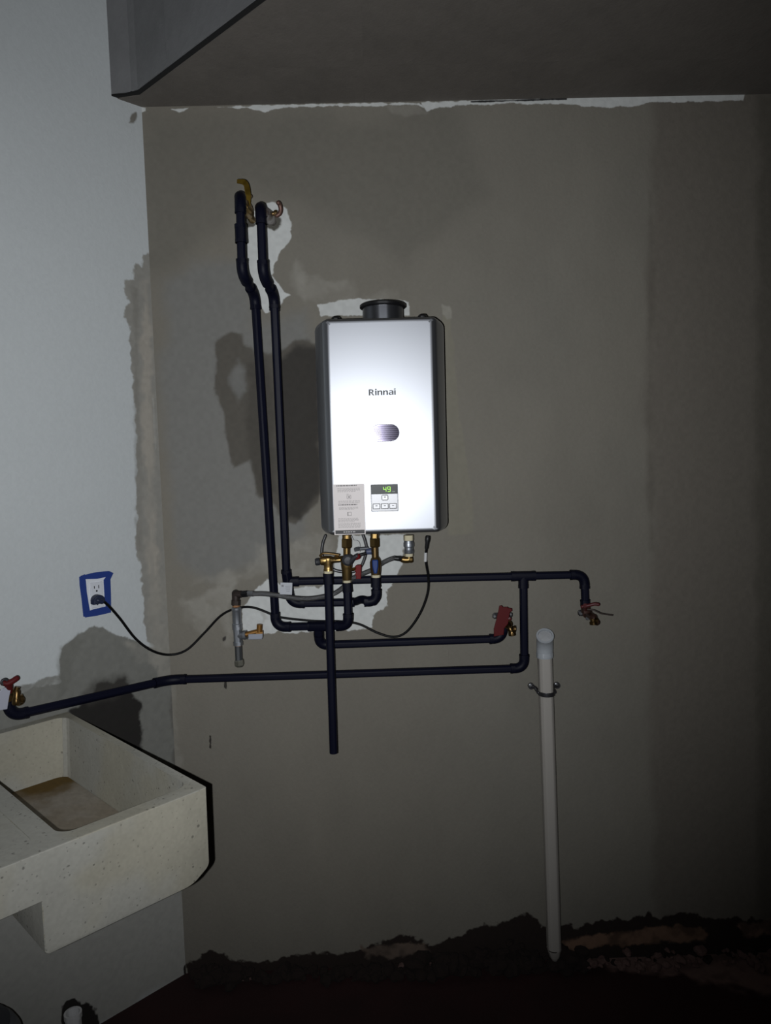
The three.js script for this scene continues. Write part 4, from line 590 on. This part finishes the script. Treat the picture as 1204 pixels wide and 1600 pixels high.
{ // tap over the trough
  const c = [-0.464, 1.026, 0], t = thing('wall_tap', 'red-handled brass tap with a pale plastic tag above the laundry trough', 'tap', leftWorld(c[0], c[1], 0).toArray(), TURN);
  const L = (p) => t.worldToLocal(V(p));
  part(t, 'tap_body', [lathe([0, 0, 0.002], [0, 0, 1], [[0.018, 0], [0.018, 0.006], [0.0115, 0.01], [0.0115, 0.06], [0.0135, 0.064], [0.0135, 0.08], [0.009, 0.086]]), cyl(L([-0.952, 1.021, -1.826]), L([-0.949, 1.047, -1.828]), 0.014)], M.darkBrass);
  const s0 = L([-0.915, 1.058, -1.807]), s1 = L([-0.913, 1.038, -1.802]), s2 = L([-0.913, 1.021, -1.798]);
  part(t, 'spout', [tube([L([-0.929, 1.05, -1.807]), s0.clone().add(new THREE.Vector3(0, -0.006, 0)), s1], 0.0085, 20, 16), lathe(s1, s2.clone().sub(s1), [[0.0095, 0], [0.0105, 0.004], [0.0105, 0.014], [0.008, 0.018]]), lathe(L([-0.913, 1.032, -1.808]), [1, -0.1, 0], [[0.008, 0], [0.0115, 0.003], [0.0115, 0.01], [0, 0.011]]), cyl(L([-0.916, 1.047, -1.804]), L([-0.912, 1.064, -1.808]), 0.0062, 0.0072)], M.tapBrass, 'brass spout');
  const h = part(t, 'handle', [tube([L([-0.928, 1.086, -1.772]), L([-0.919, 1.083, -1.774]), L([-0.909, 1.087, -1.781]), L([-0.903, 1.091, -1.788])], 0.0072, 24, 14), cyl(L([-0.927, 1.057, -1.794]), L([-0.917, 1.085, -1.778]), 0.009)], M.tapRed, 'red handle');
  part(h, 'handle_ring', [new THREE.TorusGeometry(0.0062, 0.0032, 12, 24).translate(...L([-0.924, 1.089, -1.77]).toArray())], M.charcoal);
  const tg = L([-0.93, 1.048, -1.773]);
  part(t, 'plastic_tag', [slab([[-0.013, -0.028], [0.006, -0.03], [0.0125, 0.0], [0.02, 0.026], [-0.002, 0.024], [-0.02, 0.006]], 0.002, 0.0006).translate(...tg.toArray())], plain([0.42, 0.43, 0.5], 0.4), 'pale plastic tag');
}
/* ------------------------------------------------------------------ valves high on the wall */
{
  const o = V([-0.337, 2.314, -2.2]), t = thing('ball_valve', 'ball valve with upright yellow brass lever, high left on the wall', 'valve', [o.x, o.y, o.z]);
  const e = V([-0.343, 2.325, -2.04]).sub(o), d = e.clone();
  const L = (p) => V(p).sub(o);
  part(t, 'valve_body', [lathe([0, 0, -0.005].length ? new THREE.Vector3(0, 0, -0.004) : 0, d, [[0.0105, 0], [0.0105, 0.05], [0.0155, 0.052], [0.0155, 0.066], [0.0175, 0.072], [0.0185, 0.086], [0.0175, 0.1], [0.0155, 0.106], [0.0155, 0.12], [0.013, 0.122], [0.013, 0.165]])], M.brass);
  const k = L([-0.338, 2.321, -2.1]);
  part(t, 'stem', [cyl(k, k.clone().add(new THREE.Vector3(0.012, 0.03, 0)), 0.0065), hex(k.clone().add(new THREE.Vector3(0.009, 0.024, 0)), k.clone().add(new THREE.Vector3(0.012, 0.031, 0)), 0.0095)], M.darkBrass);
  const q0 = L([-0.329, 2.318, -2.09]), q1 = L([-0.328, 2.352, -2.08]), q2 = L([-0.332, 2.369, -2.06]), q3 = L([-0.351, 2.37, -2.05]);
  const curve = new THREE.CatmullRomCurve3([q0, q1, q2, q3]), P2 = curve.getPoints(20), pos = [], idx = [];
  P2.forEach((p, i) => { const s = i / 20, w = 0.0048 + 0.0032 * Math.sin(Math.PI * Math.min(1, s * 1.05)), th = 0.0022, tn = curve.getTangent(s), nz = new THREE.Vector3(0.45, 0.05, 0.9).normalize(), side = new THREE.Vector3().crossVectors(tn, nz).normalize(); for (const [a, b] of [[1, 1], [1, -1], [-1, -1], [-1, 1]]) { const v = p.clone().addScaledVector(side, a * w).addScaledVector(nz, b * th); pos.push(v.x, v.y, v.z); } });
  for (let i = 0; i < 20; i++) for (let j = 0; j < 4; j++) { const a = i * 4 + j, b = i * 4 + (j + 1) % 4; idx.push(a, a + 4, b, b, a + 4, b + 4); } idx.push(0, 1, 2, 0, 2, 3, 80, 82, 81, 80, 83, 82);
  const lg = new THREE.BufferGeometry(); lg.setAttribute('position', new THREE.Float32BufferAttribute(pos, 3)); lg.setIndex(idx); lg.computeVertexNormals();
  part(t, 'lever', toCreasedNormals(lg, 0.6), M.yellowBrass, 'curved yellow brass lever');
}
{
  const o = V([-0.277, 2.307, -2.2]), t = thing('ball_valve', 'ball valve with short coppery lever, beside the right one of the two rising pipes', 'valve', [o.x, o.y, o.z]);
  const e = V([-0.289, 2.295, -2.04]).sub(o), L = (p) => V(p).sub(o);
  part(t, 'valve_body', [lathe(new THREE.Vector3(0, 0, -0.004), e, [[0.0105, 0], [0.0105, 0.045], [0.0155, 0.047], [0.0155, 0.062], [0.0175, 0.068], [0.0185, 0.08], [0.0175, 0.094], [0.0155, 0.1], [0.0155, 0.116], [0.013, 0.118], [0.013, 0.165]])], plain([0.34, 0.31, 0.3], 0.4, 0.85));
  const k0 = L([-0.277, 2.302, -2.115]), k1 = L([-0.253, 2.305, -2.115]);
  part(t, 'stem', [cyl(k0, k1, 0.0062), hex(L([-0.262, 2.304, -2.115]), L([-0.253, 2.304, -2.115]), 0.009)], M.darkBrass);
  part(t, 'lever', [tube([L([-0.254, 2.297, -2.112]), L([-0.246, 2.302, -2.11]), L([-0.242, 2.312, -2.105]), L([-0.244, 2.323, -2.1]), L([-0.247, 2.326, -2.095])], 0.0062, 24, 14)], M.copper, 'coppery lever');
}
/* ------------------------------------------------------------------ drain riser with its clamp */
{
  const base = [0.516, 0.04, -2.145], t = thing('drain_riser', 'cream plastic drain pipe standing against the wall, open bell on top', 'pipe', base);
  const a = V([0.516, 0.078, -2.15]), b = V([0.496, 1.009, -2.15]), top = V([0.495, 1.042, -2.144]), d = b.clone().sub(a), r = 0.0225;
  partW(t, 'pipe', [cyl(a, b, r), lathe(V([0.518, 0.03, -2.15]), a.clone().sub(V([0.518, 0.03, -2.15])), [[0.003, 0], [0.008, 0.006], [0.011, 0.012], [0.017, 0.022], [r, 0.045]], 20)], M.pvc);
  const pts = [b.clone().addScaledVector(d.clone().normalize(), -0.01), b, V([0.496, 1.033, -2.148]), V([0.494, 1.055, -2.138]), V([0.491, 1.073, -2.122])];
  const cv = new THREE.CatmullRomCurve3(pts);
  const wall = (rad) => new THREE.TubeGeometry(cv, 30, rad, 32);
  const end = cv.getPoint(1), tan = cv.getTangent(1);
  const bell = partW(t, 'bell', [wall(0.0248), wall(0.0208), lathe(end.clone().addScaledVector(tan, -0.004), tan, [[0.0208, 0.004], [0.0255, 0.004], [0.0265, 0.001], [0.0255, -0.002], [0.0248, -0.003]], 36), lathe(b, d, [[0.0225, -0.006], [0.0255, -0.006], [0.0255, 0.004], [0.0248, 0.006]], 36)], M.pvcBell, 'pale open bell fitting');
  partW(bell, 'bell_plug', [lathe(end.clone().addScaledVector(tan, -0.009), tan, [[0.0205, 0], [0.0205, 0.003], [0.017, 0.0042], [0, 0.005]], 32)], plain([0.42, 0.43, 0.44], 0.5), 'pale plug in the bell mouth');
  void top;
  const tc = thing('pipe_clamp', 'dark metal strap clamp screwed over the cream drain pipe', 'clamp', [0.505, 0.885, -2.2]);
  const c = V([0.5, 0.89, -2.15]), band = [];
  for (let k = 0; k <= 20; k++) { const s = Math.PI * (k / 20); band.push([Math.cos(s) * 0.0255, Math.sin(s) * 0.0255]); }
  const ol = [...band.map(([x, z]) => [x, z]), ...[...band].reverse().map(([x, z]) => [x * 0.92, z * 0.92])];
  const g = slab(ol, 0.013, 0.0015).rotateX(Math.PI / 2).translate(c.x, c.y + 0.006, c.z);
  const ear = (s, p, y) => { const e = V(p); const g1 = tube([[c.x + s * 0.0245, c.y + 0.001, c.z + 0.002], [c.x + s * 0.027, c.y + 0.005, c.z - 0.03], [(c.x + s * 0.03 + e.x) / 2, (c.y + e.y) / 2 + 0.004, 0.012 + BACK], [e.x, e.y, BACK + 0.008]], 0.0055, 24, 12); return [g1, cyl([e.x, e.y, BACK], [e.x, e.y, BACK + 0.011], 0.0095)]; };
  partW(tc, 'strap', [g, ...ear(-1, [0.463, 0.897, -2.2]), ...ear(1, [0.543, 0.897, -2.2])], plain([0.07, 0.068, 0.075], 0.42, 0.7));
  for (const p of [[0.46, 0.901, -2.189], [0.54, 0.901, -2.189]]) partW(tc, 'screw', [lathe(p, [0, 0, 1], [[0.006, 0], [0.006, 0.002], [0.004, 0.004], [0, 0.0048]], 16)], M.steel);
}
/* ------------------------------------------------------------------ under the trough */
{
  const p = leftWorld(-0.362, 0, 0.026), t = thing('pipe_stub', 'short white pipe stub by a rough dark patch at the floor below the trough', 'pipe', p.toArray());
  part(t, 'pipe', [lathe([0, 0, 0], UP, [[0.021, 0], [0.021, 0.083], [0.0235, 0.085], [0.0235, 0.1], [0.018, 0.1], [0.018, 0.02], [0, 0.02]], 28)], M.white);
  part(t, 'mortar_collar', [lathe([0, 0, 0], UP, [[0.04, 0], [0.034, 0.014], [0.0215, 0.02]], 18)], M.earth);
  const q = leftWorld(-0.657, 0, 0.2), b = thing('plastic_drum', 'dark grey plastic drum with rounded shoulder under the trough at the left edge', 'drum', q.toArray());
  part(b, 'drum_body', [lathe([0, 0, 0], UP, [[0, 0], [0.1, 0], [0.108, 0.01], [0.108, 0.27], [0.104, 0.295], [0.094, 0.315], [0.08, 0.325]], 40)], plain([0.12, 0.126, 0.138], 0.5));
  part(b, 'lid', [lathe([0, 0.322, 0], UP, [[0.082, 0], [0.082, 0.008], [0.07, 0.013], [0, 0.014]], 40)], plain([0.06, 0.062, 0.07], 0.5));
}

scene.updateMatrixWorld(true);
renderer.render(scene, camera);
